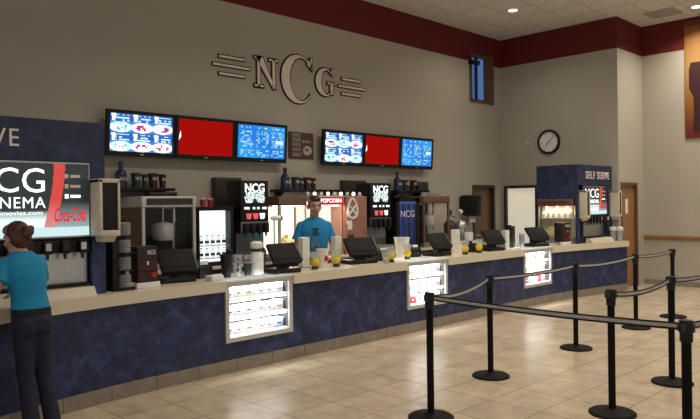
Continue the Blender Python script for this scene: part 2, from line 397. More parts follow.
# poster banner
def banner(u, v):
    # a dark coated figure before a warm glow
    d_ = math.hypot((u-.15), (v-.60)*1.3)
    c = [max(.09, .70-.62*d_), max(.016, .40-.55*d_), max(.010, .13-.25*d_)]
    c = [q_*.55 for q_ in c]
    if v > .95: c = [.10, .03, .012]
    edge = None
    if v < .67: edge = .16-.09*min(1, (.67-v)/.10)**.5
    if v < .42: edge = .07+.08*min(1, (.42-v)/.07)
    if v < .35: edge = .15-.03*(.35-v)
    sil = edge is not None and v > .04 and edge < u < 1.0-edge*.6
    if .64 < v < .80: sil = math.hypot(u-.55, (v-.71)*2) < .15
    if sil: c = [.035, .006, .010]
    return c
t = thing('hanging_banner', 'tall warm-coloured banner with a dark figure on the far right wall', 'poster', (XC-.02, 4.10, 2.85))
pic = picture('print', M['paint0'], None, 0, 1.02, 0, 2.24, 0, 80, 170, banner)
pic.data.transform(Matrix.Translation(Vector((XC-.026, 4.615, 2.845))-Vector(t.location)) @ Matrix.Rotation(-PI/2, 4, 'Z')); pic.parent = t
MB().box(XC-.022, XC-.004, 3.595, 4.615, 2.845, 5.085).done('backing', M['charcoal'], t)

# ------------------------------------------------------------------ wall logo  (convex pieces; a larger dark layer behind each light face)
def grow(p, d):
    n = len(p); A = sum(p[k][0]*p[(k+1) % n][1]-p[(k+1) % n][0]*p[k][1] for k in range(n))
    if A < 0: p = p[::-1]
    out = []
    for k in range(n):
        a, b, c = Vector(p[k-1]), Vector(p[k]), Vector(p[(k+1) % n])
        e1 = (b-a).normalized(); e2 = (c-b).normalized(); n1 = Vector((e1.y, -e1.x)); n2 = Vector((e2.y, -e2.x))
        m_ = n1+n2; m_ = m_/max(.35, (1+n1.dot(n2))); out.append(tuple(b+m_*d))
    return out
def glyph(name, polys, parent, y=YW, th=.017):
    o = MB()
    for p in polys: o.prism(grow(p, -.001), y-.026, y-.016)
    L = o.done(name, M['logo_l'], parent, 0)
    b = MB()
    for p in polys: b.prism(grow(p, th), y-.020, y-.001)
    b.done('dark_edge', M['logo_d'], L, 0)
def R(x0, x1, z0, z1): return [(x0, z0), (x1, z0), (x1, z1), (x0, z1)]
def arcs(cx, cz, rx, rz, ix, iz, ox, a0, a1, n=30):
    P = []
    for k in range(n):
        a, b = a0+(a1-a0)*k/n, a0+(a1-a0)*(k+1)/n
        P.append([(cx+rx*math.cos(a), cz+rz*math.sin(a)), (cx+rx*math.cos(b), cz+rz*math.sin(b)), (cx+ox+ix*math.cos(b), cz+iz*math.sin(b)), (cx+ox+ix*math.cos(a), cz+iz*math.sin(a))])
    return P
t = thing('wall_logo', 'raised cinema letters with three bars each side, high on the back wall', 'sign', (6.78, YW, 3.2))
N0, N1, z0, z1 = 5.985, 6.415, 3.41, 3.85
glyph('letter', [R(N0+.05, N0+.10, z0, z1), R(N1-.10, N1-.05, z0+.02, z1), R(N0-.0, N0+.16, z0, z0+.03), R(N1-.16, N1+.01, z1-.03, z1), R(N0-.0, N0+.12, z1-.03, z1),
       [(N0+.02, z1), (N0+.15, z1), (N1-.05, z0), (N1-.09, z0-.0)]], t)
DR = math.radians
C0 = arcs(6.82, 3.615, .335, .375, .235, .335, .065, DR(48), DR(318))
glyph('letter', C0+[[(7.075, 3.80), (7.105, 3.80), (7.105, 3.97), (7.075, 3.97)], [(7.0, 3.87), (7.105, 3.79), (7.105, 3.88), (7.03, 3.93)]], t)
G0 = arcs(7.385, 3.635, .20, .225, .125, .195, .04, DR(48), DR(325))
glyph('letter', G0+[R(7.50, 7.56, 3.45, 3.63), R(7.44, 7.60, 3.61, 3.64), [(7.535, 3.76), (7.56, 3.76), (7.56, 3.86), (7.535, 3.86)]], t)
for x0, x1, zc_ in [(5.37, 5.805, 3.765), (5.27, 5.895, 3.644), (5.37, 5.81, 3.522), (7.765, 8.195, 3.735), (7.685, 8.30, 3.613), (7.76, 8.195, 3.492)]:
    glyph('bar', [R(x0, x1, zc_-.016, zc_+.016)], t, th=.013)

# ------------------------------------------------------------------ menu televisions
def food(seed):
    rnd = random.Random(seed); cells = {}
    for cx in range(3):
        for cy in range(2): cells[cx, cy] = rnd.choice([(.95, .75, .9), (.55, .95, 1), (.9, .9, 1), (1, .85, .8)])
    txt = {}
    def fn(u, v):
        cx, fu = divmod(u*3, 1); cy, fv = divmod(v*2, 1); k = cells[min(2, int(cx)), min(1, int(cy))]
        bg = (.015, .10, .42)
        if fv > .58:                       # words beside a cup
            if fu < .30: return (.9, .95, 1) if abs(fu-.18) < .08+.05*(fv-.6) and fv < .94 else bg
            row = int((fv-.58)/.07); rnd2 = random.Random(int(cx)*91+int(cy)*17+row*7+int(fu*9)+seed)
            return (.5, .8, .95) if row % 2 == 0 and rnd2.random() < .7 and fu < .9 else bg
        e = ((fu-.5)/.54)**2+((fv-.28)/.27)**2
        if e < 1:
            r2 = random.Random(int(u*36)*131+int(v*20)+seed).random()
            if e < .35 and r2 < .45: return (.35, .03, .22) if k[0] > .8 else (.05, .45, .6)
            return k if r2 < .55 else (1, 1, 1)
        return (.03, .22, .55)
    return fn
def menu(seed):
    def fn(u, v):
        a = .05+.05*math.sin(u*5+v*4); bg = (.01, .17+a, .62+a)
        if .80 < u < .97 and .46 < v < .56: return (.6, .95, 1)
        col, fu = divmod(u*3.1, 1); row, fv = divmod(v*16, 1); r2 = random.Random(int(col)*57+int(row)*13+int(fu*10)+seed)
        if .06 < u < .96 and .05 < v < .95 and int(row) % 9 not in (4,):
            if fu < .18: return bg
            if fv > .35 and r2.random() < .42: return (.28, .6, .8) if r2.random() < .8 else (.5, .65, .4)
        return bg
    return fn
def tv(x, kind, label, seed=1):
    wd, ht = .925, .565; t = thing('menu_television', label, 'television', (x, YW-.16, 2.29), group='menu televisions on the back wall')
    X0, X1, Y, Z0, Z1 = x-wd/2, x+wd/2, YW-.16, 2.29, 2.29+ht; b = .042
    f = MB(); f.frame(X0, X1, Y, Y+.05, Z0, Z1, b, b+.018).box(X0+.02, X1-.02, Y+.012, Y+.07, Z0+.02, Z1-.02)
    f.done('bezel', M['black'], t)
    MB().box(x-.2, x+.2, Y+.065, YW, Z0+.15, Z1-.15).done('wall_mount', M['blackm'], t)
    s = (X0+b-.004, X1-b+.004, Z0+b+.014, Z1-b+.004, Y+.006)
    if kind == 'red':
        o = MB().box(s[0], s[1], s[4], s[4]+.004, s[2], s[3]).done('screen', M['e_redtv'], t)
        MB().prism([(s[0]+.005, 2.53), (s[0]+.04, 2.58), (s[0]+.03, 2.66), (s[0]+.015, 2.60)], s[4]-.002, s[4]-.001).done('screen_mark', M['e_white'], o)
    else: picture('screen', M['paint1'], t, *s[:4], s[4], 84, 48, food(seed) if kind == 'food' else menu(seed))
    MB().box(x-.025, x+.025, Y-.002, Y, Z0+.02, Z0+.034).done('maker_badge', M['steel'], t)
    t.rotation_euler = (math.radians(4), 0, 0)
words = {'food': 'showing six food pictures on blue', 'red': 'with a plain red picture', 'menu': 'showing a blue price list'}
for side, xs in (('left', (4.115, 5.05, 5.985)), ('right', (7.645, 8.57, 9.495))):
    for k, x in zip(('food', 'red', 'menu'), xs):
        tv(x, k, f'wall television {words[k]}, in the {side} bank of three', 3 if side == 'left' else 8)
# framed price sign between the banks
def price(u, v):
    if .1 < u < .46 and (v*5) % 1 > .28: return (.20, .165, .145)
    if math.hypot((u-.76)*1.0, (v-.3)) < .2: return (.42, .36, .33) if math.hypot(u-.74, v-.32) > .07 else (.12, .06, .05)
    if .5 < u < .95 and .6 < v < .72: return (.34, .28, .26) if int(u*30) % 3 else (.09, .04, .035)
    return (.085, .035, .03)
t = thing('price_sign', 'brown framed price sign on the wall between the two television banks', 'sign', (6.865, YW, 2.385))
MB().box(6.62, 7.11, YW-.03, YW-.001, 2.385, 2.79, .004).done('frame', M['frame_d'], t)
picture('print', M['paint0'], t, 6.635, 7.095, 2.40, 2.775, YW-.032, 30, 26, price)

# ------------------------------------------------------------------ front counter
PATH = [(-.3, 4.28), (.3, 4.68), (.8, 4.97), (1.3, 5.22), (1.75, 5.39), (2.2, 5.50), (2.65, 5.57), (3.2, 5.61), (3.82, 5.62), (4.69, 5.62), (6.59, 5.62), (7.45, 5.62), (9.43, 5.62), (10.31, 5.62), (10.8, 5.56), (11.4, 5.46), (12.0, 5.37), (12.53, 5.28)]
def nrm(k, P=PATH):
    a = Vector(P[max(0, k-1)]); b = Vector(P[min(len(P)-1, k+1)]); d_ = (b-a).normalized(); return Vector((-d_.y, d_.x)) if k < len(P)-1 else Vector((0, 1))
def off(i0, i1, d_): return [tuple(Vector(PATH[k])+nrm(k)*d_) if not (8 <= k <= 13) else (PATH[k][0], PATH[k][1]+d_) for k in range(i0, i1+1)]
CASES = [(8, 9), (10, 11), (12, 13)]
SEG = [(0, 8), (9, 10), (11, 12), (13, 17)]
t = thing('concession_counter', 'long dark blue concession counter body with a taupe tiled foot', 'counter', (6.5, 5.7, 0))
f = MB()
for a, b in SEG: f.strip(off(a, b, 0), off(a, b, .04), .13, .815)
for a, b in CASES: f.strip(off(a, b, 0), off(a, b, .04), .13, .30)
f.done('front_panel', M['blue'], t, 20)
k_ = MB(); k_.strip(off(0, 17, .008), off(0, 17, .05), 0, .128); k_.done('foot_backing', M['grout'], t, 20)
# individual foot tiles follow the path
pts = [Vector(p) for p in PATH]; L = [0]
for a, b in zip(pts, pts[1:]): L.append(L[-1]+(b-a).length)
def at(s):
    for k in range(len(L)-1):
        if s <= L[k+1] or k == len(L)-2:
            q = (s-L[k])/(L[k+1]-L[k]); p = pts[k].lerp(pts[k+1], q); d_ = (pts[k+1]-pts[k]).normalized(); return p, Vector((-d_.y, d_.x))
ft = MB(); s = .1; ph = 0
while s < L[-1]-.05:
    e = min(s+.447, L[-1]); A = []; B = []
    for q in range(4):
        p, n_ = at(s+.003+(e-s-.006)*q/3); A.append(tuple(p-n_*.006)); B.append(tuple(p+n_*.03))
    ft.strip(A, B, .002, .127); s = e
ft.done('foot_tiles', M['base_tile'], t, 20)
b_ = MB(); b_.strip(off(0, 8, .56), off(0, 8, .60), 0, .815); b_.strip(off(9, 17, .56), off(9, 17, .60), 0, .815); b_.box(3.82, 4.69, 6.18, 6.22, 0, .815)
b_.box(12.46, 12.495, 5.36, 5.84, 0, .815)
b_.done('back_panel', M['blue_plain'], t, 20)
wt = MB()
for a, b in SEG: wt.strip(off(a, b, -.045), off(a, b, .42), .817, .92)
wt.strip(off(0, 17, .42), off(0, 17, .64), .817, .92)
tag(wt.done('counter_worktop', M['top'], ang=20), 'long cream speckled worktop running along the blue counter', 'worktop')
# lit display cases set in the counter
cs_ = ('left', 'middle', 'right')
case_words = ['left lit display case in the counter front, nearest the woman', 'middle lit display case in the counter front, behind the first barrier post', 'right lit display case in the counter front, farthest along']
case_short = ['left lit case', 'middle lit case', 'right lit case']
lights = []
for ci, (a, b) in enumerate(CASES):
    x0, x1 = PATH[a][0]+.005, PATH[b][0]-.005; y0, y1, z0, z1 = 5.60, 6.02, .302, .90
    t = thing('display_case', case_words[ci], 'display case', ((x0+x1)/2, 5.8, z0), group='lit candy cases in the counter')
    f = MB(); w_ = .045
    f.frame(x0, x1, y0, y0+.03, z0, z1, w_)
    f.done('frame', M['alu'], t)
    MB().box(x0, x1, y1-.02, y1, z0, z1).box(x0, x0+.015, y0+.03, y1, z0, z1).box(x1-.015, x1, y0+.03, y1, z0, z1).box(x0, x1, y0+.03, y1, z0, z0+.015).done('cabinet', M['case_in'], t)
    MB().box(x0+.04, x1-.04, y0+.012, y0+.017, z0+.04, z1-.04).done('front_glass', M['glass'], t)
    MB().box(x0, x1, 5.575, y1+.012, .904, .92, .004).done('glass_top', M['frosted'], t)
    xm = (x0+x1)/2
    MB().box(xm-.012, xm+.012, y0+.035, y0+.05, z0+.02, z1-.01).done('divider', M['e_lit_post'], t)
    for r in range(3):
        zs = z0+.05+r*.185
        MB().box(x0+.016, x1-.016, y0+.045, y1-.03, zs-.012, zs).done('shelf', M['white'], t)
        MB().box(x0+.05, x1-.05, y0+.05, y0+.075, zs+.155, zs+.165).done('light_strip', M['e_case'], t)
        lights.append(((x0+x1)/2, y0+.06, zs+.145, x1-x0-.12))
        k = 0
        rnd = random.Random(ci*10+r)
        row = ('bottom', 'middle', 'top')[r]
        for xa, xb in ((x0+.05, xm-.016), (xm+.016, x1-.05)):
            n = 3; wdt = (xb-xa)/n
            for q in range(n):
                x = xa+q*wdt; nm = rnd.choice(['white', 'white', 'cream', 'white'] if r > 0 else ['red', 'pale blue', 'white', 'white'])
                hgt = rnd.uniform(.100, .112)
                o = thing('candy_box', f'{nm} candy box, {("first", "second", "third", "fourth", "fifth", "sixth")[k]} on {row} shelf of {case_short[ci]}', 'candy box', (x+wdt/2, y0+.15, zs+.001), group='candy boxes in the lit cases')
                MB().box(x+.002, x+wdt-.002, y0+.10, y0+.20, zs+.001, zs+hgt, .003).done('carton', M['box_'+nm], o)
                MB().box(x+.03, x+wdt-.03-.02*(q % 2), y0+.0985, y0+.0995, zs+hgt*.40, zs+hgt*.52).done('printed_band', M['red' if nm == 'white' and k % 2 else 'bluebot' if nm != 'red' else 'white'], o)
                k += 1

# ------------------------------------------------------------------ self-serve stations at both ends
def lit_panel(x0, x1, z0, z1, y, t):
    """backlit header of a soda station: cinema name at left, a red ribbon, drink name at right"""
    W = x1-x0
    def fn(u, v):
        if v < .12: return (.55, .75, .75)
        q = .675+.085*math.sin(max(0, v-.12)*1.75)
        if abs(u-q) < .045: return (.60, .05+max(0, .5-v)*.5, .04+max(0, .5-v)*.5)
        k = min(1, max(0, (.36-v)/.14)) if u < q else min(.42, max(0, .48-v)*1.0)
        return (.016+k*.78, .022+k*.97, .022+k*.97)
    o = picture('lit_picture', M['paint2'], t, x0, x1, z0, z1, y, 150, 80, fn)
    X = lambda u: x0+u*W
    Z = lambda v: z0+v*(z1-z0)
    text('lettering', M['e_white'], o, 'NCG', X(.06), X(.64), Z(.60), Z(.93), y-.003, bold=.0)
    text('lettering', M['e_white'], o, 'CINEMA', X(.17), X(.645), Z(.39), Z(.54), y-.003, bold=.0, spacing=1.1)
    text('lettering', M['e_white'], o, 'NCGmovies.com', X(.17), X(.62), Z(.30), Z(.355), y-.003)
    text('lettering', M['e_red'], o, 'Coca-Cola', X(.715), X(.97), Z(.20), Z(.39), y-.003, bold=.008, shear=.35)
    for v in (.80, .66, .52): MB().box(X(.80), X(.83), y-.003, y-.001, Z(v), Z(v+.06)).box(X(.845), X(.93), y-.003, y-.001, Z(v+.01), Z(v+.05)).done('icon', M['e_white'] if v < .6 else M['sign_l'], o)
    MB().box(x0-.012, x1+.012, y-.004, y+.03, z1, z1+.014).box(x0-.012, x1+.012, y-.004, y+.03, z0-.012, z0).box(x1, x1+.012, y-.004, y+.03, z0, z1).box(x0-.012, x0, y-.004, y+.03, z0, z1).done('frame', M['steel'], o)
def station(x0, x1, label, disp, tx, y=5.64, top=2.39, fz=2.05, col=.18, y1=6.42, tz=(2.155, 2.295), dz=(1.43, 2.03), side=False):
    t = thing('self_serve_station', label, 'drink station', ((x0+x1)/2, y, .921))
    f = MB(); f.box(x0, x1, y, y1, fz, top).done('fascia', M['blue_plain'], t)
    MB().box(x1-col, x1, y, y1, .921, fz).done('column', M['blue'], t)
    if side:
        MB().box(x0, x0+.03, y, y1, 1.718, fz).done('side_panel', M['blue'], t); MB().box(x0, x0+.06, y, y+.05, .921, 1.718).done('column', M['blue'], t); MB().box(x0+.18, x0+.2, y, y1, .921, fz).done('inner_wall', M['blue'], t)
    else: MB().box(x0, x0+.14, y, y1, .921, fz).done('column', M['blue'], t)
    MB().box(x0+.2, x1-col, y+.30, y+.34, .921, fz).done('back_panel', M['blue_plain'], t)
    text('lettering', M['sign_l'], t, 'SELF SERVE', tx[0], tx[1], tz[0], tz[1], y-.006, depth=.012, bold=0, spacing=1.15)
    d0, d1 = disp
    MB().box(d0-.012, d1+.012, y+.032, y+.29, dz[0]-.03, fz).done('header_box', M['black'], t)
    lit_panel(d0, d1, dz[0], dz[1], y+.02, t)
    return t
def soda_unit(x0, x1, y, label):
    """valves, splash plate and tray of a station"""
    t = thing('soda_dispenser', label, 'soda dispenser', ((x0+x1)/2, y+.1, .921))
    MB().box(x0, x1, y-.02, y+.27, 1.29, 1.394, .01).done('valve_housing', M['black'], t)
    MB().box(x0, x1, y+.05, y+.27, 1.03, 1.29).done('splash_plate', M['steel'], t)
    MB().box(x0, x1, y-.02, y+.27, .921, 1.03).done('base', M['black'], t)
    n = 7
    for k in range(n):
        xc = x0+(k+.5)*(x1-x0)/n
        v = MB().box(xc-.033, xc+.033, y-.06, y-.02, 1.285, 1.395, .004).done('valve', M['black'], t)
        MB().box(xc-.022, xc+.022, y-.063, y-.06, 1.315, 1.375).done('flavour_card', M[['dred', 'green', 'bluebot', 'dred', 'steel', 'dred', 'white'][k]], v)
        MB().cyl((xc, y-.03, 1.24), (xc, y-.03, 1.29), .012, .018, 12).done('nozzle', M['charcoal'], v)
    MB().prismx([(y-.16, .921), (y-.10, 1.0), (y-.02, 1.0), (y-.02, .921)], x0+.005, x1-.005).done('tray', M['cream'], t)
station(.32, 2.62, 'blue self serve tower at far left with backlit header above the woman', (1.47, 2.485), (.95, 1.915), col=.12)
soda_unit(1.47, 2.485, 5.66, 'soda dispenser under the left backlit header, beside the woman')
station(11.17, 12.54, 'blue self serve tower at the right end of the counter', (11.44, 12.35), (11.47, 12.42), y=5.56, top=2.32, y1=6.36, fz=1.96, tz=(2.07, 2.205), dz=(1.43, 1.93), side=True)
soda_unit(11.44, 12.34, 5.58, 'soda dispenser under the right tower header')
# popcorn warmer face in the side of the right tower
t = thing('popcorn_warmer', 'lit popcorn warmer with brown header set in the right tower side', 'popcorn warmer', (11.25, 5.99, .921))
MB().box(11.162, 11.19, 5.645, 6.345, 1.59, 1.712, .004).done('header', M['brownhdr'], t)
text('lettering', M['burg'], t, 'POPCORN', -6.27, -5.73, 1.625, 1.68, 11.16, face='-X')
MB().box(11.325, 11.34, 5.65, 6.34, 1.03, 1.585).done('back_panel', M['cream'], t)
MB().box(11.175, 11.34, 5.65, 6.34, .922, 1.03).done('base', M['steel'], t)
MB().box(11.19, 11.32, 5.65, 6.34, 1.355, 1.37).done('shelf', M['alu'], t)
for yy in (5.65, 6.315): MB().box(11.175, 11.2, yy, yy+.025, 1.03, 1.59).done('post', M['alu'], t)
MB().box(11.19, 11.34, 5.65, 6.34, 1.585, 1.60).done('canopy', M['steel'], t)
for yy in (5.8, 6, 6.2): MB().ell((11.25, yy, 1.562), .022, 10).done('bulb', M['e_pop'], t)
MB().box(11.18, 11.184, 5.675, 6.315, 1.03, 1.585).done('glass_pane', M['glass'], t)
def heap(x0, x1, y0, y1, z, h_, seed, label):
    rnd = random.Random(seed); m_ = MB()
    n = int(90*max(.5, (x1-x0)*(y1-y0)/.2))
    cx, cy = (x0+x1)/2, (y0+y1)/2
    m_.ell((cx, cy, z+h_*.25), ((x1-x0)/2*.9, (y1-y0)/2*.9, h_*.6), 14)
    for _ in range(n):
        u, v = rnd.uniform(-1, 1), rnd.uniform(-1, 1); zz = z+h_*max(0.05, (1-.55*(u*u+v*v)))*rnd.uniform(.85, 1)
        m_.ell((cx+u*(x1-x0)/2*.92, cy+v*(y1-y0)/2*.92, zz), rnd.uniform(.016, .028), 6)
    for v in m_.bm.verts: v.co.z = max(v.co.z, z+.001)
    o = m_.done('popcorn_heap', M['popcorn'], ang=0); tag(o, label, 'popcorn', kind='stuff'); return o
heap(11.215, 11.30, 5.71, 6.28, 1.032, .2, 5, 'yellow popcorn piled in the bottom of the warmer at the right tower')
bag0 = None
for k in range(6):
    y = 5.725+k*.108
    lab = f'small white popcorn bag on the right warmer shelf, {("first", "second", "third", "fourth", "fifth", "sixth")[k]} from the tower corner'
    if bag0 is None:
        bag0 = thing('popcorn_bag', lab, 'popcorn bag', (0, 0, 0), group='popcorn bags in the warmer')
        MB().loft([(0, 0, 0, .046, .040), (0, 0, .07, .048, .046), (0, 0, .085, .048, .046)], 12).done('bag', M['white'], bag0)
        h_ = MB()
        for q in range(9): h_.ell((.022*math.cos(q*2.4)*(q > 0), .018*math.sin(q*2.4)*(q > 0), .09+.014*(q == 0)), .016, 6)
        h_.done('popcorn', M['popcorn'], bag0); bag0.location = (11.255, y, 1.371)
    else: dup(bag0, (11.255, y, 1.371), label=lab)
# cream lid dispensers on the towers
def dispenser(x0, y0, label, wd=.185, y1=5.635, zo=0):
    t = thing('lid_dispenser', label, 'dispenser', (x0+.09, y0, 1.42), group='cream dispensers on the towers')
    x1 = x0+wd
    MB().box(x0, x0+.03, y0, y1, 1.46, 1.90, .004).box(x1-.02, x1, y0, y1, 1.46, 1.90, .004).box(x0, x1, y0, y1, 1.87, 1.905, .006).box(x0, x1, y0, y1, 1.42, 1.47, .006).box(x0, x1, y1-.02, y1, 1.42, 1.9).done('housing', M['cream'], t)
    MB().box(x0+.03, x1-.02, y0+.012, y1-.02, 1.47, 1.87, .004).done('dark_front', M['black'], t)
    MB().prismx([(y0+.01, 1.42), (y0+.06, 1.37), (y1-.03, 1.37), (y1-.01, 1.42)], x0+.04, x1-.03).done('chute', M['cream'], t)
    t.location.z += zo
dispenser(2.48, 5.445, 'cream lid dispenser on the column of the left tower')
dispenser(11.175, 5.40, 'cream lid dispenser at the inner corner of the right tower', .14, 5.555, -.05)
dispenser(12.40, 5.36, 'cream lid dispenser at the outer end of the right tower, near the oak door', .13, 5.555, -.05)
# rack of clear lids, four compartments
t = thing('lid_rack', 'black rack with four compartments of clear lids beside the left tower', 'rack', (2.83, 5.75, .921))
MB().box(2.70, 2.76, 5.68, 5.86, .921, 1.56, .006).box(2.76, 2.90, 5.84, 5.86, .921, 1.56).box(2.70, 2.90, 5.66, 5.86, .921, .94).done('frame', M['black'], t)
for k in range(4):
    z = .95+k*.155
    s_ = MB().box(2.75, 2.90, 5.665, 5.84, z-.012, z-.004).done('shelf', M['black'], t)
    o = thing('lid_stack', f'stack of clear cup lids in the lid rack, {("lowest", "second lowest", "second highest", "highest")[k]} compartment', 'lids', (2.82, 5.75, z-.004), group='lid stacks in the rack')
    l = MB()
    for q in range(8): l.lathe([(.05, 0), (.066, .004), (.066, .009), (.056, .012)], (2.828, 5.735, z-.003+q*.0145), 18)
    l.done('lids', M['lid'], o)
# folded candy display cards
def candy_display(x, y, label, w_=.24):
    t = thing('candy_display', label, 'candy display', (x, y, .921), group='burgundy candy displays')
    X0, X1 = x-w_/2, x+w_/2
    MB().box(X0-.01, X1+.02, y-.03, y+.03, .921, .972, .004).done('base_card', M['white'], t)
    b = MB().box(X0, X1, y-.02, y+.14, .972, 1.30, .004).done('box', M['burg'], t)
    for k in range(2): MB().box(X0+.012, X1-.012, y-.024, y-.02, .985+k*.1, 1.06+k*.1).done('tray_front', M['dred'], t)
    text('lettering', M['white'], t, 'NCG', X0+.10, X1-.02, 1.225, 1.265, y-.022)
    MB().cyl((X1-.05, y-.022, 1.02), (X1-.05, y-.022, 1.06), .03, .03, 16).done('emblem', M['red'], t)
    MB().cyl((X1-.10, y-.023, 1.13), (X1-.10, y-.021, 1.165), .008, .012, 8).done('emblem', M['white'], t)
candy_display(3.045, 5.72, 'burgundy candy display box on a white base beside the lid rack', .20)
candy_display(10.86, 5.64, 'burgundy candy display box on a white base in front of the popcorn warmer', .27)

# ------------------------------------------------------------------ back counter and its machines
t = thing('back_counter', 'low cabinet run along the back wall carrying the machines', 'counter', (7.3, 7.6, 0))
MB().box(2.8, 11.2, 7.30, 7.97, 0, .86).done('cabinet', M['darkwall'], t)
tag(MB().box(2.78, 11.22, 7.24, 7.97, .862, .90, .006).done('back_worktop', M['top']), 'cream worktop under the machines along the back wall', 'worktop')
ZB = .901
def popper(x0, x1, label, y0=7.32, y1=7.86, z1=1.79, hdr='silver', lit=None, kettle=True, sign=None, postm='silver', hh=.13):
    t = thing('popcorn_machine', label, 'popcorn machine', ((x0+x1)/2, (y0+y1)/2, ZB))
    MB().box(x0, x1, y0, y1, ZB, ZB+.08, .006).done('base', M['steel'], t)
    for a in (x0, x1-.035):
        for b in (y0, y1-.035): MB().box(a, a+.035, b, b+.035, ZB+.08, z1-hh).done('post', M[postm], t)
    h_ = MB().box(x0-.01, x1+.01, y0-.01, y1, z1-hh, z1, .008).done('canopy', M[hdr], t)
    if sign == 'dark': MB().box(x0+.05, x1-.05, y0-.016, y0-.008, z1-hh+.025, z1-.025).done('sign_panel', M['charcoal'], h_)
    if sign == 'lit':
        MB().box(x0+.01, x1-.01, y0-.024, y0-.008, z1-hh+.006, z1-.01, .004).done('sign_panel', M['e_red'], h_)
        text('lettering', M['e_white'], h_, 'POPCORN', x0+.06, x1-.06, z1-hh+.035, z1-.035, y0-.027, bold=.02)
    MB().box(x0+.037, x1-.037, (y0+.24) if lit else y1-.02, y1-.008, ZB+.081, z1-hh-.022).done('back_wall', M[lit or 'black'], t)  # in lit machines the back wall itself glows
    g = MB().box(x0+.035, x1-.035, y0+.008, y0+.013, ZB+.08, z1-hh).box(x0+.008, x0+.013, y0+.035, y1-.035, ZB+.08, z1-hh).box(x1-.013, x1-.008, y0+.035, y1-.035, ZB+.08, z1-hh)
    g.done('glass_panes', M['glass'], t)
    if kettle:
        cx, cy, zk = (x0+x1)/2+.03, (y0+y1)/2-.05, 1.36
        k = MB().lathe([(.01, -.11), (.11, -.11), (.135, -.07), (.135, .08), (.14, .085), (.13, .09), (.02, .12), (.01, .13)], (cx, cy, zk), 24).done('kettle', M['silver'], t)
        MB().cyl((cx, cy, zk+.1), (cx, cy, z1-hh), .014).cyl((cx+.14, cy, zk-.2), (cx+.14, cy, z1-hh), .012).cyl((cx+.02, cy, zk+.04), (cx+.17, cy, zk+.04), .014).done('hanger', M['steel'], k)
        MB().cyl((cx+.14, cy-.02, zk+.11), (cx+.14, cy-.02, z1-hh), .03, .02).done('motor', M['steel'], k)
        MB().box(x0+.04, x1-.1, y0+.05, y1-.05, ZB+.08, ZB+.20, .01).done('sifter_deck', M['charcoal'], t)
    if lit: MB().box(x0+.06, x1-.06, y0+.04, y0+.22, z1-hh-.02, z1-hh-.004).done('lamp_panel', M['e_pop'], t)
    return t
P1 = popper(3.85, 4.57, 'unlit popcorn machine with a silver frame and hanging kettle, behind the first till', sign='dark')
MB().box(3.838, 3.849, 7.33, 7.85, ZB+.08, 1.655).done('side_panel', M['brownhdr'], P1)
popper(5.90, 6.40, 'bright popcorn machine with a brown header left of the man', hdr='brownhdr', lit='e_pop2', kettle=False, postm='alu')
popper(6.60, 7.14, 'bright popcorn machine with the red lit sign behind the man', lit='e_pop3', kettle=False, sign='lit', postm='pinkish')
heap(5.96, 6.34, 7.365, 7.515, ZB+.081, .26, 11, 'bright popcorn heap in the machine left of the man')
heap(6.66, 7.08, 7.365, 7.515, ZB+.081, .30, 12, 'bright popcorn heap in the machine under the red sign')
popper(9.07, 9.80, 'unlit dark popcorn machine with a brown header, right of the blue cooler', hdr='brownhdr', z1=1.79, postm='brownhdr')
# row of bulbs on top of the red-sign machine
t = thing('bulb_row', 'row of small round bulbs along the top of the red sign machine', 'lights', (6.9, 7.4, 1.791))
MB().box(6.45, 7.62, 7.36, 7.44, 1.791, 1.80).done('rail', M['alu'], t)
for k in range(9): MB().ell((6.5+k*.135, 7.40, 1.828), .028, 10).done('bulb', M['e_bulb'] if k % 2 else M['white'], t)
# pink sided warmer with a looped emblem
t = thing('pretzel_warmer', 'copper-pink sided warmer with a white looped emblem, right of the red sign', 'warmer', (7.40, 7.6, ZB))
MB().box(7.19, 7.64, 7.30, 7.84, ZB, 1.789, .01).done('cabinet', M['pinkish'], t)
em = MB()
P_ = [(.13*math.sin(q*2*PI/40)*(1-.25*math.cos(q*2*PI/40)), .15*math.cos(q*2*PI/40)) for q in range(41)]
for (a, b), (c, d_) in zip(P_, P_[1:]): em.cap((7.31+a*.75, 7.292, 1.60+b), (7.31+c*.75, 7.292, 1.60+d_), .021, .021, 8)
em.cap((7.25, 7.29, 1.52), (7.37, 7.29, 1.64), .016, .016, 8).cap((7.37, 7.29, 1.52), (7.25, 7.29, 1.64), .016, .016, 8)
em.done('looped_emblem', M['white'], t)
MB().box(7.21, 7.30, 7.292, 7.299, 1.28, 1.42).done('price_card', M['white'], t)
MB().cyl((7.25, 7.28, 1.05), (7.25, 7.28, 1.2), .05, .05, 16).done('jar', M['dred'], t)
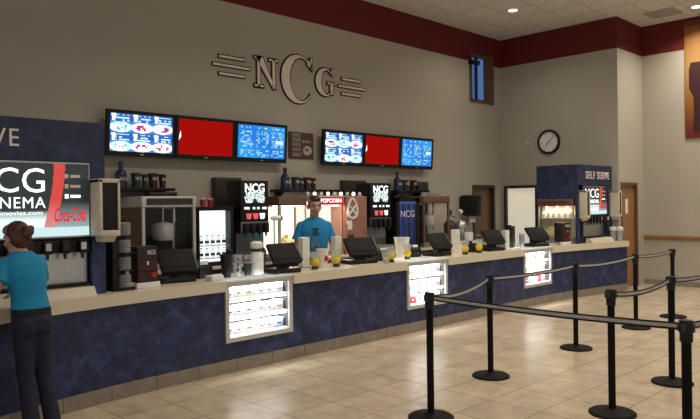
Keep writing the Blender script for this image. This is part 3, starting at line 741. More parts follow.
# glass-front coolers
t = thing('glass_cooler', 'glowing white glass-front cooler with bottles, right of the silver popcorn machine', 'cooler', (4.85, 7.6, ZB))
MB().box(4.60, 5.14, 7.84, 7.86, ZB, 1.655).box(4.60, 4.625, 7.32, 7.84, ZB, 1.655).box(5.09, 5.14, 7.32, 7.84, ZB, 1.655).box(4.625, 5.09, 7.32, 7.84, 1.605, 1.655).box(4.625, 5.09, 7.32, 7.84, ZB, ZB+.05).done('cabinet', M['black'], t)
MB().box(4.626, 5.089, 7.44, 7.835, ZB+.05, 1.604).done('lit_back', M['e_cool'], t)
MB().box(4.625, 5.09, 7.325, 7.33, ZB+.05, 1.605).done('glass_door', M['glass'], t)
for z in (1.0, 1.16): MB().box(4.626, 5.089, 7.345, 7.438, z-.008, z).done('shelf', M['alu'], t)
bt0 = None
for r in range(2):
    for k in range(5):
        lab = f'small bottle on the {("lower", "upper")[r]} shelf of the glowing white cooler, {("first", "second", "third", "fourth", "fifth")[k]} from its left'
        L_ = (4.69+k*.086, 7.395, (1.0005, 1.1605)[r])
        if bt0 is None:
            bt0 = thing('drink_bottle', lab, 'bottle', (0, 0, 0), group='bottles in the white cooler')
            MB().lathe([(.026, 0), (.028, .01), (.028, .08), (.012, .105), (.012, .12)], (0, 0, 0), 16).done('bottle', M['plastic'], bt0)
            MB().cyl((0, 0, .12), (0, 0, .132), .013).done('cap', M['bluebot'], bt0)
            MB().cyl((0, 0, .03), (0, 0, .062), .0285, n=16).done('wrapper', M['charcoal'], bt0); bt0.location = L_
        else: dup(bt0, L_, label=lab)
t = thing('glass_cooler', 'black cooler with a blue lit door and white lettering, right of the second soda machine', 'cooler', (8.66, 7.6, ZB))
MB().box(8.36, 8.44, 7.32, 7.84, ZB, 1.765).box(8.86, 8.96, 7.32, 7.84, ZB, 1.765).box(8.36, 8.96, 7.32, 7.84, 1.70, 1.765).box(8.36, 8.96, 7.32, 7.84, ZB, ZB+.06).box(8.44, 8.86, 7.6, 7.84, ZB, 1.70).done('cabinet', M['black'], t)
def bl(u, v):
    s_ = .5+.5*math.sin(u*19); k = .12+.88*s_*(.4+.6*v); return (.006, .035*k, .17*k) if v < .95 else (.02, .07, .2)
o = picture('lit_door', M['paint2'], t, 8.44, 8.86, ZB+.06, 1.70, 7.325, 24, 20, bl)
text('lettering', M['sign_l'], o, 'NCG', 8.47, 8.82, 1.44, 1.55, 7.32, bold=0)
for z in (1.36, 1.29): MB().box(8.52, 8.77, 7.32, 7.323, z, z+.012).done('small_print', M['steel_d'], o)
# branded soda machines
def soda_machine(x0, x1, label):
    t = thing('soda_machine', label, 'soda machine', ((x0+x1)/2, 7.55, ZB))
    MB().box(x0, x1, 7.30, 7.62, 1.45, 2.0, .008).done('header', M['black'], t)
    MB().box(x0, x1, 7.42, 7.80, ZB, 1.45).done('body', M['steel_d'], t)
    MB().box(x0, x1, 7.24, 7.42, ZB, ZB+.11, .006).done('drip_tray', M['steel'], t)
    MB().box(x0, x1, 7.30, 7.42, 1.30, 1.45, .006).done('valve_housing', M['steel_d'], t)
    y = 7.298; xc = (x0+x1)/2; W = x1-x0
    rows = random.Random(4)
    def scr(u, v):
        e = abs(v-.5)/.5
        if rows.random() < .8 and abs(u-.5) < .5*(1-.15*e): return (.85, 1, .98)
        return (.01, .012, .012)
    o = picture('lit_graphic', M['paint2'], t, x0+.06, x1-.06, 1.70, 1.845, y, 26, 10, scr)
    MB().prism([(xc-.05, 1.70), (xc+.06, 1.70), (xc, 1.77)], y-.002, y-.001).done('peak', M['charcoal'], o)
    text('lettering', M['e_white'], t, 'NCG', x0+.07, x1-.07, 1.84, 1.96, y-.002, bold=.025)
    for a, b in ((.12, .3), (.42, .50), (.58, .66), (.76, .92)): MB().box(x0+W*a, x0+W*b, y-.003, y-.001, 1.615, 1.645).done('small_print', M['e_white'], t)
    for k, c in enumerate(('e_icon', 'e_icon', 'e_white')):
        xx = x0+W*(.28+.24*k); MB().prism([(xx-.045, 1.56), (xx-.032, 1.485), (xx+.032, 1.485), (xx+.045, 1.56)], y-.003, y-.001).done('lit_cup', M[c], t)
    for k in range(4):
        xx = x0+W*(.14+.24*k); v = MB().box(xx-.035, xx+.035, 7.25, 7.30, 1.30, 1.43, .005).done('valve', M['black'], t)
        MB().cyl((xx, 7.28, 1.25), (xx, 7.28, 1.30), .012, .018, 10).done('nozzle', M['charcoal'], v)
soda_machine(5.24, 5.70, 'black soda machine with white lit lettering, right of the glowing white cooler')
soda_machine(7.72, 8.20, 'black soda machine with white lit lettering, left of the blue cooler')
# dark panels on the wall
for x0, x1, lab in ((5.23, 5.66, 'tall dark wall cabinet behind the left soda machine'), (7.70, 8.22, 'tall dark wall cabinet behind the right soda machine')):
    t = thing('wall_cabinet', lab, 'cabinet', ((x0+x1)/2, YW, 1.0), group='dark cabinets on the back wall')
    MB().box(x0, x1, YW-.12, YW-.001, .95, 2.06, .005).done('carcass', M['darkwall'], t)
    MB().box(x0+.02, x1-.02, YW-.13, YW-.121, .97, 2.04).done('door', M['darkwall'], t)
    MB().box(x1-.06, x1-.05, YW-.145, YW-.13, 1.45, 1.6).done('handle', M['charcoal'], t)
# cups on top of the cooler, pitcher etc.
def tumbler(h_=.15, r0=.033, r1=.046): return [(r0, 0), (r1, h_), (r1-.004, h_), (r0-.004, .006)]
for k in range(2):
    t = thing('drink_cup', ('red tumbler on top of the white cooler, left of two', 'red tumbler on top of the white cooler, right of two')[k], 'cup', (4.74+k*.11, 7.42, 1.656), group='red tumblers on the cooler')
    MB().lathe(tumbler(.09, .03, .04), (4.74+k*.11, 7.42, 1.656), 18).done('cup', M['red'], t)
    MB().lathe([(.043, .09), (.043, .10), (.035, .115), (.01, .118)], (4.74+k*.11, 7.42, 1.656), 18).done('lid', M['plastic'], t)
# wall shelves with bottles and cups
shelf_at = [(3.70, 4.50, 'leftmost black wall shelf, over the silver popcorn machine'), (6.25, 7.45, 'middle black wall shelf, above the man'), (8.82, 9.70, 'right black wall shelf, over the blue cooler')]
sn = ('left', 'middle', 'right')
cupdef = [('green', .14, .085, .175), ('green', .255, .05, .16), ('dred', .37, .085, .175), ('dred', .50, .065, .165)]
for i, (x0, x1, lab) in enumerate(shelf_at):
    t = thing('wall_shelf', lab, 'shelf', ((x0+x1)/2, YW-.15, 1.86), group='black wall shelves')
    MB().box(x0, x1, YW-.30, YW-.001, 1.862, 1.90, .004).done('board', M['black'], t)
    for xx in (x0+.1, x1-.1): MB().prismx([(YW-.22, 1.862), (YW-.001, 1.862), (YW-.001, 1.70)], xx-.012, xx+.012).done('bracket', M['black'], t)
    xb = x0+(.13 if i != 1 else .16)
    o = thing('display_bottle', f'blue bottle-shaped jug standing on the {sn[i]} wall shelf', 'bottle', (xb, YW-.17, 1.901), group='blue jugs on the wall shelves')
    MB().lathe([(.06, 0), (.07, .01), (.07, .16), (.06, .20), (.028, .23), (.028, .28)], (xb, YW-.17, 1.901), 22).done('jug', M['bluebot'], o)
    MB().lathe([(.032, .278), (.032, .315), (.02, .325)], (xb, YW-.17, 1.901), 16).done('cap', M['charcoal'], o)
    text('lettering', M['sign_l'], o, 'NCG', xb-.045, xb+.045, 1.99, 2.03, YW-.243)
    for j, (cm, dx, wd, hh) in enumerate(cupdef if i != 2 else cupdef[:1]+cupdef[2:3]):
        xx = xb+.06+dx; yy = YW-.17
        cl = {'green': 'dark green', 'dred': 'dark red'}[cm]; big = 'large' if wd > .07 else 'small'
        o = thing('display_cup', f'{big} {cl} drink cup on the {sn[i]} wall shelf', 'cup', (xx, yy, 1.901), group='sample cups on the wall shelves')
        MB().lathe(tumbler(hh, wd*.55, wd*.75), (xx, yy, 1.901), 20).done('cup', M[cm], o)
        MB().lathe([(wd*.75+.004, hh-.004), (wd*.75+.004, hh+.008), (wd*.6, hh+.012)], (xx, yy, 1.901), 20).done('lid', M[cm], o)
        text('lettering', M['sign_l'], o, 'NCG', xx-wd*.45, xx+wd*.45, 1.901+hh*.55, 1.901+hh*.78, yy-wd*.75-.001)
tag(MB().box(4.05, 4.42, 7.50, 7.66, 1.79+.002, 1.845, .004).done('flat_carton', M['burg']), 'flat dark carton on top of the silver popcorn machine', 'box')
tag(MB().box(9.45, 9.72, YW-.25, YW-.06, 1.902, 2.06, .004).done('storage_box', M['frame_d']), 'brown storage box at the right end of the right wall shelf', 'box')
for k in range(4):
    x = 9.3+k*.14
    t = thing('clear_tub', f'clear lidded tub on top of the dark popcorn machine, {("first", "second", "third", "fourth")[k]} from the left', 'tub', (x, 7.5, 1.791), group='tubs on the dark popcorn machine')
    MB().lathe(tumbler(.06, .045, .055), (x, 7.5, 1.791), 16).done('tub', M['plastic'], t)
    MB().lathe([(.058, .058), (.058, .068), (.02, .07)], (x, 7.5, 1.791), 16).done('lid', M['lid'], t)
# towel dispenser
t = thing('towel_dispenser', 'black rounded paper towel dispenser on the back wall left of the dark door', 'dispenser', (11.18, YW-.12, 1.40))
MB().box(10.98, 11.38, YW-.30, YW-.001, 1.40, 1.82, .05).done('housing', M['black'], t)
MB().box(11.10, 11.29, YW-.18, YW-.175, 1.28, 1.41).done('paper_towel', M['white'], t)
tag(MB().box(11.385, 11.44, YW-.03, YW-.0005, 1.42, 1.62).done('wall_card', M['white']), 'small white card on the wall beside the dark door', 'notice')
# pale roll on a chrome stand, butter pumps
t = thing('roll_holder', 'pale paper roll lying on a chrome stand beside the left soda machine', 'roll', (5.88, 7.30, ZB))
MB().cyl((5.78, 7.285, ZB), (5.78, 7.285, ZB+.012), .04).cyl((5.78, 7.285, ZB), (5.78, 7.285, 1.47), .01).done('stand', M['steel'], t)
MB().lathe([(.0, -.15), (.03, -.14), (.055, -.06), (.055, .10), (.05, .11)], (0, 0, 0), 20, False).xf(Matrix.Translation((5.80, 7.262, 1.49)) @ Matrix.Scale(.62, 4) @ Matrix.Rotation(PI/2, 4, 'Y')).done('roll', M['white'], t)
MB().lathe([(.03, .10), (.06, .10), (.065, .125), (.06, .14), (.03, .14), (.03, .10)], (0, 0, 0), 20, False).xf(Matrix.Translation((5.80, 7.262, 1.49)) @ Matrix.Scale(.62, 4) @ Matrix.Rotation(PI/2, 4, 'Y')).done('end_ring', M['charcoal'], t)
for k, x in enumerate((10.05, 10.38)):
    t = thing('butter_dispenser', ('steel butter dispenser beside the dark popcorn machine', 'steel butter dispenser left of the black towel dispenser')[k], 'dispenser', (x, 7.5, ZB), group='butter dispensers')
    MB().lathe([(.11, 0), (.115, .02), (.11, .30), (.12, .31), (.12, .36), (.09, .42), (.02, .46)], (x, 7.5, ZB), 24).done('canister', M['steel' if k else 'charcoal'], t)
    MB().cyl((x, 7.5, ZB+.45), (x, 7.5, ZB+.56), .015).cyl((x, 7.5, ZB+.54), (x-.02, 7.36, ZB+.50), .012).done('pump', M['steel'], t)
    MB().ell((x, 7.5, ZB+.6), (.05, .05, .05), 14).done('knob', M['sign_l'] if k else M['charcoal'], t)
t = thing('soup_kettle', 'steel pot on the counter below the right soda machine', 'pot', (7.95, 7.12, 0))
bpy.data.objects.remove(t)

# ------------------------------------------------------------------ on the front worktop
ZW = .921
def make_till():
    """seen from the customers' side: the screen leans away towards the clerk"""
    t = thing('till', '', 'till', (0, 0, 0), group='black tills along the counter')
    MB().box(-.17, .17, -.11, .15, 0, .05, .012).done('base', M['black'], t)
    MB().prismx([(-.05, .05), (.06, .05), (.05, .17), (.0, .17)], -.05, .05).done('neck', M['charcoal'], t)
    rot = Matrix.Rotation(math.radians(-38), 3, 'X')
    sc = MB().box(-.18, .18, -.022, .022, .0, .27, .014)
    M4 = Matrix.Translation((0, -.10, .10)) @ rot.to_4x4()
    s = sc.xf(M4).done('screen_housing', M['dullblack'], t)
    MB().box(-.155, .155, .0225, .025, .025, .25).xf(M4).done('screen', M['dullblack'], s)
    MB().box(-.16, .16, -.027, -.022, .05, .22, .002).xf(M4).done('back_cover', M['dullblack'], s)
    MB().box(.17, .20, -.03, .04, .02, .25, .006).xf(M4).done('card_reader', M['charcoal'], s)
    MB().cyl((-.12, -.12, .03), (-.2, -.16, .008), .006).done('cable', M['black'], t)
    return t
TL = [(3.47, 5.93, -.15, 'black till on the worktop in front of the unlit popcorn machine'), (4.72, 5.80, -.1, 'black till on the worktop left of the man'), (6.08, 5.94, -.2, 'black till on the worktop right of the man'),
      (7.62, 5.90, -.1, 'black till on the worktop behind the middle lit case'), (8.93, 5.86, -.2, 'black till on the worktop between the two right cases'), (10.22, 5.84, -.2, 'black till on the worktop left of the right candy display')]
till = make_till()
for k, (x, y, r, lab) in enumerate(TL):
    o = till if k == 0 else dup(till, (0, 0, 0))
    o.location = (x, y, ZW); o.rotation_euler = (0, 0, r); o['label'] = lab
    if k in (2, 5): o.scale = (1.2, 1, 1)
def make_printer():
    t = thing('receipt_printer', '', 'printer', (0, 0, 0), group='receipt printers')
    MB().prismx([(-.12, 0), (.1, 0), (.1, .15), (-.04, .17), (-.12, .11)], -.08, .08).done('case', M['black'], t)
    MB().box(-.05, .05, -.085, -.07, .138, .17).done('paper_slip', M['white'], t)
    MB().cyl((.0, -.121, .05), (.0, -.119, .052), .03, n=16).done('badge', M['charcoal'], t)
    return t
pr = make_printer()
for k, (x, y, r, lab) in enumerate([(3.84, 6.10, .1, 'black receipt printer right of the first till'), (6.55, 6.02, -.3, 'black receipt printer right of the man beside the clear cup'), (7.25, 6.09, 0, 'black receipt printer behind the white popcorn bucket'), (8.50, 5.99, .2, 'black receipt printer by the two yellow cups'), (10.62, 6.05, -.2, 'black receipt printer near the popcorn warmer')]):
    o = pr if k == 0 else dup(pr, (0, 0, 0)); o.location = (x, y, ZW); o.rotation_euler = (0, 0, r); o['label'] = lab
# cups, buckets, stacks
def bucket(x, y, h_, r0, r1, label, m='white', band=None, group=None):
    t = thing('popcorn_bucket', label, 'bucket', (x, y, ZW), group=group)
    MB().lathe([(r0, 0), (r1, h_), (r1+.004, h_), (r1+.004, h_-.008), (r0+.003, 0)][:1]+[(r1, h_-.01), (r1+.005, h_-.006), (r1+.005, h_), (r1-.004, h_), (r0-.004, .008)], (x, y, ZW), 24).done('tub', M[m], t)
    if band:
        b = MB().lathe([(r0+(r1-r0)*.30+.0012, h_*.30), (r0+(r1-r0)*.72+.0012, h_*.72)], (x, y, ZW), 24, False).done('printed_band', M[band], t)
    return t
bucket(5.40, 5.90, .22, .055, .072, 'white popcorn bucket with red print between two yellow cups, before the man', band=None)
o = bpy.data.objects[-1] if False else None
t = bpy.data.objects['popcorn_bucket']
MB().prism([(5.365, ZW+.09), (5.40, ZW+.07), (5.435, ZW+.12), (5.38, ZW+.15)], 5.826, 5.829).done('print_patch', M['red'], t)
bucket(6.98, 6.02, .285, .075, .105, 'white popcorn bucket left of the middle lit case')
bucket(8.2, 5.98, .17, .06, .075, 'white popcorn bucket between the two yellow cups at right')
def make_ycup():
    t = thing('yellow_cup', '', 'cup', (0, 0, 0), group='round yellow cups on the worktop')
    MB().lathe([(.03, 0), (.04, .005), (.04, .03), (.03, .035)], (0, 0, 0), 18).done('dark_foot', M['charcoal'], t)
    MB().ell((0, 0, .085), (.052, .052, .058), 20).done('bowl', M['yellow'], t)
    MB().lathe([(.046, .128), (.056, .135), (.06, .20), (.056, .20), (.044, .135)], (0, 0, 0), 20).done('clear_sleeve', M['plastic'], t)
    return t
yc = make_ycup()
for k, (x, y, lab) in enumerate([(5.19, 5.80, 'round yellow cup left of the bucket with red print'), (5.56, 5.83, 'round yellow cup right of the bucket with red print'), (6.40, 5.70, 'round yellow cup right of the till beside the man'),
        (6.90, 5.86, 'round yellow cup in front of the plain white bucket'), (8.02, 5.72, 'round yellow cup left of the small white bucket at right'), (8.40, 5.74, 'round yellow cup right of the small white bucket at right')]):
    o = yc if k == 0 else dup(yc, (0, 0, 0)); o.location = (x, y, ZW); o['label'] = lab
def make_stack():
    t = thing('bag_stack', '', 'stack', (0, 0, 0), group='white bag stacks on the worktop')
    s = MB()
    for q in range(16): s.box(-.055+.002*(q % 2), .055, -.04, .04+.002*(q % 3), q*.0225, q*.0225+.0205)
    s.done('folded_bags', M['white'], t)
    MB().box(-.058, .058, -.043, .043, -.0, .012).done('tray', M['steel'], t)
    return t
sk = make_stack()
for k, (x, y, sz, lab) in enumerate([(5.27, 6.08, 1.0, 'tall white stack of folded bags at the left hand of the man'), (5.90, 6.18, .95, 'tall white stack of folded bags at the right hand of the man'), (8.38, 6.15, .95, 'white stack of folded bags behind the left of two right yellow cups'), (8.70, 6.13, .8, 'white stack of folded bags behind the right of two right yellow cups'), (9.24, 5.82, .85, 'white stack of folded bags left of the tall black cups')]):
    o = sk if k == 0 else dup(sk, (0, 0, 0)); o.location = (x, y, ZW); o.scale = (1, 1, sz); o['label'] = lab
# tumblers and thermos near the left case
t = thing('tumbler', 'tall black tumbler with straw lid above the left lit case', 'cup', (4.03, 5.88, ZW))
MB().lathe([(.045, 0), (.065, .22), (.068, .225), (.068, .24), (.02, .25)], (4.03, 5.88, ZW), 22).done('cup', M['black'], t)
MB().cyl((4.05, 5.88, ZW+.24), (4.06, 5.86, ZW+.29), .03, .028, 12).done('lid', M['black'], t)
t = thing('tumbler', 'clear patterned tumbler right of the tall black tumbler', 'cup', (4.18, 5.90, ZW))
MB().lathe([(.045, 0), (.062, .21), (.065, .215), (.065, .225), (.055, .225), (.04, .01)], (4.18, 5.90, ZW), 22).done('cup', M['plastic'], t)
fl = MB()
for q in range(9): fl.ell((4.18+.048*math.cos(q*2.1), 5.90+.048*math.sin(q*2.1), ZW+.03+q*.019), (.014, .014, .018), 8)
fl.done('pattern', M['charcoal'], t)
t = thing('tumbler', 'small dark tumbler between the clear tumbler and the white flask', 'cup', (4.285, 5.86, ZW))
MB().lathe(tumbler(.13, .035, .047), (4.285, 5.86, ZW), 18).done('cup', M['charcoal'], t)
MB().lathe([(.05, .128), (.05, .14), (.02, .15)], (4.285, 5.86, ZW), 18).done('lid', M['plastic'], t)
t = thing('flask', 'white insulated flask with dark bands above the left lit case', 'flask', (4.42, 5.88, ZW))
MB().lathe([(.07, 0), (.075, .01), (.075, .20), (.06, .24), (.055, .25)], (4.42, 5.88, ZW), 24).done('body', M['white'], t)
MB().lathe([(.058, .248), (.066, .255), (.066, .275), (.058, .28)], (4.42, 5.88, ZW), 24).done('collar', M['charcoal'], t)
MB().lathe([(.058, .278), (.07, .30), (.068, .335), (.045, .355), (.01, .36)], (4.42, 5.88, ZW), 24).done('lid', M['white'], t)
MB().cyl((4.485, 5.85, ZW+.28), (4.50, 5.83, ZW+.24), .016).cyl((4.50, 5.83, ZW+.25), (4.49, 5.84, ZW+.07), .012).done('handle', M['charcoal'], t)
tag(MB().box(3.72, 3.86, 5.68, 5.80, ZW, ZW+.05, .004).done('napkin_box', M['white']), 'small white box on the worktop at the left end of the left case', 'box')
t = thing('clear_cup', 'clear plastic cup in front of the till right of the man', 'cup', (6.26, 5.665, ZW))
MB().lathe(tumbler(.15, .04, .058), (6.26, 5.665, ZW), 20).done('cup', M['plastic'], t)
MB().ell((6.26, 5.665, ZW+.04), (.034, .034, .033), 14).done('yellow_ball', M['yellow'], t)
for k, (x, y) in enumerate(((6.42, 5.66), (9.15, 5.67))):
    tag(MB().box(x, x+.30, y, y+.13, ZW+.0005, ZW+.004+.012*k).done('paper_sheet', M['white']), ('white paper sheet lying left of the middle lit case', 'white paper pad lying left of the right lit case')[k], 'paper')
for k, (x, y, hh, m_, lab) in enumerate([(9.56, 5.96, .37, 'black', 'tall stack of black cups left of two, before the pale door'), (9.70, 5.98, .36, 'charcoal', 'tall stack of dark cups right of two, before the pale door'), (9.80, 5.86, .24, 'plastic', 'shorter stack of clear cups before the pale door')]):
    t = thing('cup_stack', lab, 'cups', (x, y, ZW), group='cup stacks on the worktop')
    s = MB()
    q = 0
    while q*.022+.1 < hh:
        s.lathe([(.034, 0), (.048, .10), (.051, .103), (.051, .11), (.046, .11), (.032, .006)], (x, y, ZW+q*.022), 18); q += 1
    s.done('cups', M[m_], t)
t = thing('water_cups', 'clear lidded cups at the right end of the worktop', 'cups', (12.36, 5.42, ZW))
for k, (x, y) in enumerate(((12.405, 5.485), (12.43, 5.365))):
    c_ = MB().lathe(tumbler(.20, .05, .058), (x, y, ZW), 20).done('cup', M['plastic'], t)
    MB().lathe([(.062, .198), (.064, .25), (.03, .265)], (x, y, ZW), 20).done('lid', M['white'], c_)

# ------------------------------------------------------------------ queue barriers
def make_post():
    t = thing('barrier_post', '', 'barrier post', (0, 0, 0), group='queue barrier posts')
    MB().lathe([(.0, 0), (.178, 0), (.178, .012), (.165, .022), (.06, .034), (.04, .045), (.0, .045)], (0, 0, 0), 40, False).done('base', M['blackm'], t, 25)
    MB().cyl((0, 0, .04), (0, 0, .88), .0275, n=24).done('pole', M['blackm'], t)
    MB().lathe([(.03, .845), (.036, .85), (.036, .90), (.041, .905), (.041, .962), (.036, .972), (.0, .974)], (0, 0, 0), 24, False).done('belt_head', M['black'], t)
    for a in range(4):
        MB().box(.036, .046, -.014, .014, .905, .955, .002).xf(Matrix.Rotation(a*PI/2, 4, 'Z')).done('belt_slot', M['charcoal'], t)
    return t
P = {'A': (4.115, 3.275), 'B': (5.495, 3.64), 'C': (7.182, 3.62), 'D': (8.86, 3.628), 'E': (10.03, 3.58), 'F': (5.16, 2.306), 'G': (6.395, 2.298), 'H': (4.10, 1.392), 'I': (7.95, 2.25), 'J': (5.6, 1.30)}
PL = {'A': 'black barrier post nearest the middle lit case, where two belts meet', 'B': 'first black barrier post of the row before the counter, right of the belt corner', 'C': 'black barrier post in front of the right lit case', 'D': 'black barrier post in front of the oak door',
      'E': 'farthest black barrier post, at the far end of the row', 'F': 'black barrier post at the near end of the inner belt row', 'G': 'black barrier post second along the inner belt row', 'H': 'nearest black barrier post, at the right foreground',
      'I': 'black barrier post ending the inner belt row, beyond the frame', 'J': 'black barrier post beside the nearest one, beyond the frame'}
post = None
for k, (x, y) in P.items():
    if k in 'IJ': continue
    if post is None: post = make_post(); o = post
    else: o = dup(post, (0, 0, 0))
    o.location = (x, y, 0); o['label'] = PL[k]
for k in 'IJ':
    o = dup(post, (*P[k], 0)); o['label'] = PL[k]
def belt(a, b, sag, label):
    A, B = Vector((*P[a], .932)), Vector((*P[b], .932)); d_ = (B-A).normalized(); nn = Vector((-d_.y, d_.x, 0))
    A, B = A+d_*.048, B-d_*.048
    t = thing('barrier_belt', label, 'barrier belt', tuple((A+B)/2), group='queue barrier belts')
    n = 24
    def sweep(z0, z1, th):
        m_ = MB(); prev = None
        for k in range(n+1):
            q = k/n; p = A.lerp(B, q)-Vector((0, 0, sag*4*q*(1-q)))
            r = [m_.bm.verts.new(p+nn*th+Vector((0, 0, z0))), m_.bm.verts.new(p-nn*th+Vector((0, 0, z0))), m_.bm.verts.new(p-nn*th+Vector((0, 0, z1))), m_.bm.verts.new(p+nn*th+Vector((0, 0, z1)))]
            if prev:
                for j in range(4): m_.bm.faces.new((prev[j], prev[(j+1) % 4], r[(j+1) % 4], r[j]))
            prev = r
        return m_
    sweep(-.022, .022, .0012).done('webbing', M['black'], t, 30)
    sweep(-.009, .011, .0022).done('woven_stripe', M['belt_l'], t, 30)
for a, b, s, l in [('A', 'B', .05, 'short barrier belt from the belt corner post towards the counter row'), ('B', 'C', .02, 'barrier belt ending in front of the right lit case'), ('C', 'D', .03, 'barrier belt from the right lit case to the post before the oak door'),
                   ('D', 'E', .02, 'farthest barrier belt of the row before the counter'), ('A', 'H', .015, 'long barrier belt crossing the foreground'), ('F', 'G', .04, 'barrier belt of the inner row'),
                   ('G', 'I', .03, 'barrier belt of the inner row running out at the right edge'), ('H', 'J', .02, 'barrier belt leaving the nearest post at the right edge')]:
    belt(a, b, s, l)

# ------------------------------------------------------------------ people
def hand_prims(mb, wrist, d_, palm_n, side, sc=1.0):
    """palm, four curled fingers and a thumb; d_ along the hand, palm_n out of the palm"""
    d_ = Vector(d_).normalized(); n = Vector(palm_n).normalized(); n = (n-d_*n.dot(d_)).normalized(); x = d_.cross(n)*side
    w_ = Vector(wrist); P2 = lambda a, b, c: w_+(d_*a+x*b+n*c)*sc
    rot = Matrix((x, d_, n)).transposed()
    mb.ell(P2(.045, 0, 0), (.040*sc, .052*sc, .017*sc), 14, rot)
    for k, (b, ln) in enumerate(((-.028, .062), (-.010, .075), (.010, .070), (.028, .054))):
        a0 = P2(.082, b, 0); a1 = P2(.082+ln*.5, b*1.1, .008); a2 = P2(.082+ln*.85, b*1.12, .026)
        mb.cap(a0, a1, .0088*sc, .0080*sc, 10).cap(a1, a2, .0080*sc, .0068*sc, 10)
    mb.cap(P2(.02, -.03, .004), P2(.055, -.058, .014), .012*sc, .010*sc, 10).cap(P2(.055, -.058, .014), P2(.085, -.062, .026), .010*sc, .008*sc, 10)
def head_prims(mb, c, s, T):
    """face looks along +Y; T turns the head about c"""
    c = Vector(c); R3 = T
    q = lambda x, y, z: c+R3 @ Vector((x*s, y*s, z*s))
    mb.ell(q(0, -.012, .025), (.076*s, .096*s, .088*s), 22, R3)
    mb.ell(q(0, .022, -.02), (.062*s, .070*s, .082*s), 20, R3)
    mb.ell(q(0, .045, -.078), (.042*s, .040*s, .032*s), 16, R3)
    mb.cap(q(0, .088, .012), q(0, .106, -.022), .010*s, .015*s, 10)
    for sx in (-1, 1):
        mb.ell(q(.013*sx, .095, -.026), (.010*s, .010*s, .008*s), 8, R3)
        mb.ell(q(.076*sx, -.010, -.008), (.012*s, .022*s, .034*s), 10, R3)
        mb.cap(q(.012*sx, .082, .030), q(.048*sx, .070, .030), .011*s, .009*s, 8)
        mb.ell(q(.042*sx, .058, -.025), (.022*s, .022*s, .022*s), 10, R3)
    mb.ell(q(0, .086, -.054), (.024*s, .012*s, .007*s), 10, R3); mb.ell(q(0, .084, -.066), (.021*s, .012*s, .008*s), 10, R3)
    return q
def person(label, J, loc, rz, m):
    t = thing('person', label, 'person', (0, 0, 0))
    s = J['s']
    V3 = lambda k: Vector(J[k])
    b = MB()
    q0 = head_prims(b, J['head'], s*J.get('hs', 1), J['turn']); q = lambda x, y, z: q0(x, y, z)
    b.cap(V3('neck')-Vector((0, 0, .03)), Vector(J['head'])+Vector((0, -.02, -.07)), .062*s, .058*s, 18)
    b.loft(J['torso'], 28)
    for k in 'lr':
        b.cap(V3('sh_'+k), V3('el_'+k), .042*s, .036*s).cap(V3('el_'+k), V3('wr_'+k), .036*s, .025*s)
        dd = V3('wr_'+k)-V3('el_'+k)
        hand_prims(b, J['wr_'+k], dd if ('hd_'+k) not in J else J['hd_'+k], J['pn_'+k], 1 if k == 'l' else -1, s)
        b.cap(V3('hip_'+k), V3('kn_'+k), .068*s, .047*s).cap(V3('kn_'+k), V3('an_'+k), .046*s, .033*s)
        b.cap(V3('an_'+k), V3('an_'+k)+Vector((0, .11, -.045)), .033*s, .028*s)
    body = link(solid(b, .0052, 4), 'body', m['skin'], t, 0); body.data.shade_smooth()
    # shirt
    c = MB(); c.loft([(x, y, z, rx+.012, ry+.012) for x, y, z, rx, ry in J['torso'] if z >= J['hem']-.001], 28)
    for k in 'lr':
        c.cap(V3('sh_'+k), V3('sh_'+k).lerp(V3('el_'+k), .15), .056*s, .060*s)
        c.cyl(V3('sh_'+k), V3('sh_'+k).lerp(V3('el_'+k), J['sleeve']), .056*s, .073*s)
    sh = link(solid(c, .008, 5), 'shirt', m['shirt'], t, 0); sh.data.shade_smooth()
    # trousers
    c = MB(); hz = J['hipz']
    c.loft([(x, y, z, rx+.006, ry+.006) for x, y, z, rx, ry in J['torso'] if z <= J['hem']+.05], 28)
    for k in 'lr':
        c.cap(V3('hip_'+k), V3('kn_'+k), J.get('thigh', .092)*s, .062*s).cap(V3('kn_'+k), V3('an_'+k)+Vector((0, 0, -.01)), .060*s, .050*s)
        c.cyl(V3('kn_'+k), V3('an_'+k)+Vector((0, -.005, -.055)), .058*s, .062*s)
    for v in J.get('seat', []): c.ell(*v)
    tr = link(solid(c, .008, 4), 'trousers', m['jeans'], t, 0); tr.data.shade_smooth()
    for k in 'lr':
        a = V3('an_'+k); c = MB()
        c.ell((a.x, a.y+.055, .042), (.042*s, .125*s, .04)).cap((a.x, a.y-.01, .06), (a.x, a.y, .1), .042*s, .04*s).box(a.x-.04, a.x+.04, a.y-.06, a.y+.17, .002, .03, .01)
        o = link(solid(c, .007, 4), 'shoe', M['black'], t, 0); o.data.shade_smooth()
    # face details
    for sx in (-1, 1):
        MB().ell(q(.030*sx, .0775, .008), (.011*s, .007*s, .006*s), 10).done('eye', M['eye'], t)
        MB().cap(q(.016*sx, .090, .028), q(.046*sx, .078, .030), .0045*s, .003*s, 8).done('eyebrow', m['hair'], t)
    MB().ell(q(0, .095, -.060), (.020*s, .004*s, .005*s), 10, J['turn']).done('mouth', M['lips'], t)
    hr = MB(); J['hair'](hr, q, s*J.get('hs', 1), J['turn'])
    o = link(solid(hr, .006, 3), 'hair', m['hair'], t, 0); o.data.shade_smooth()
    for f_ in J.get('extra', []): f_(t)
    t.location = loc; t.rotation_euler = (0, 0, rz)
    return t
RX = lambda a: Matrix.Rotation(math.radians(a), 3, 'X'); RZ = lambda a: Matrix.Rotation(math.radians(a), 3, 'Z')
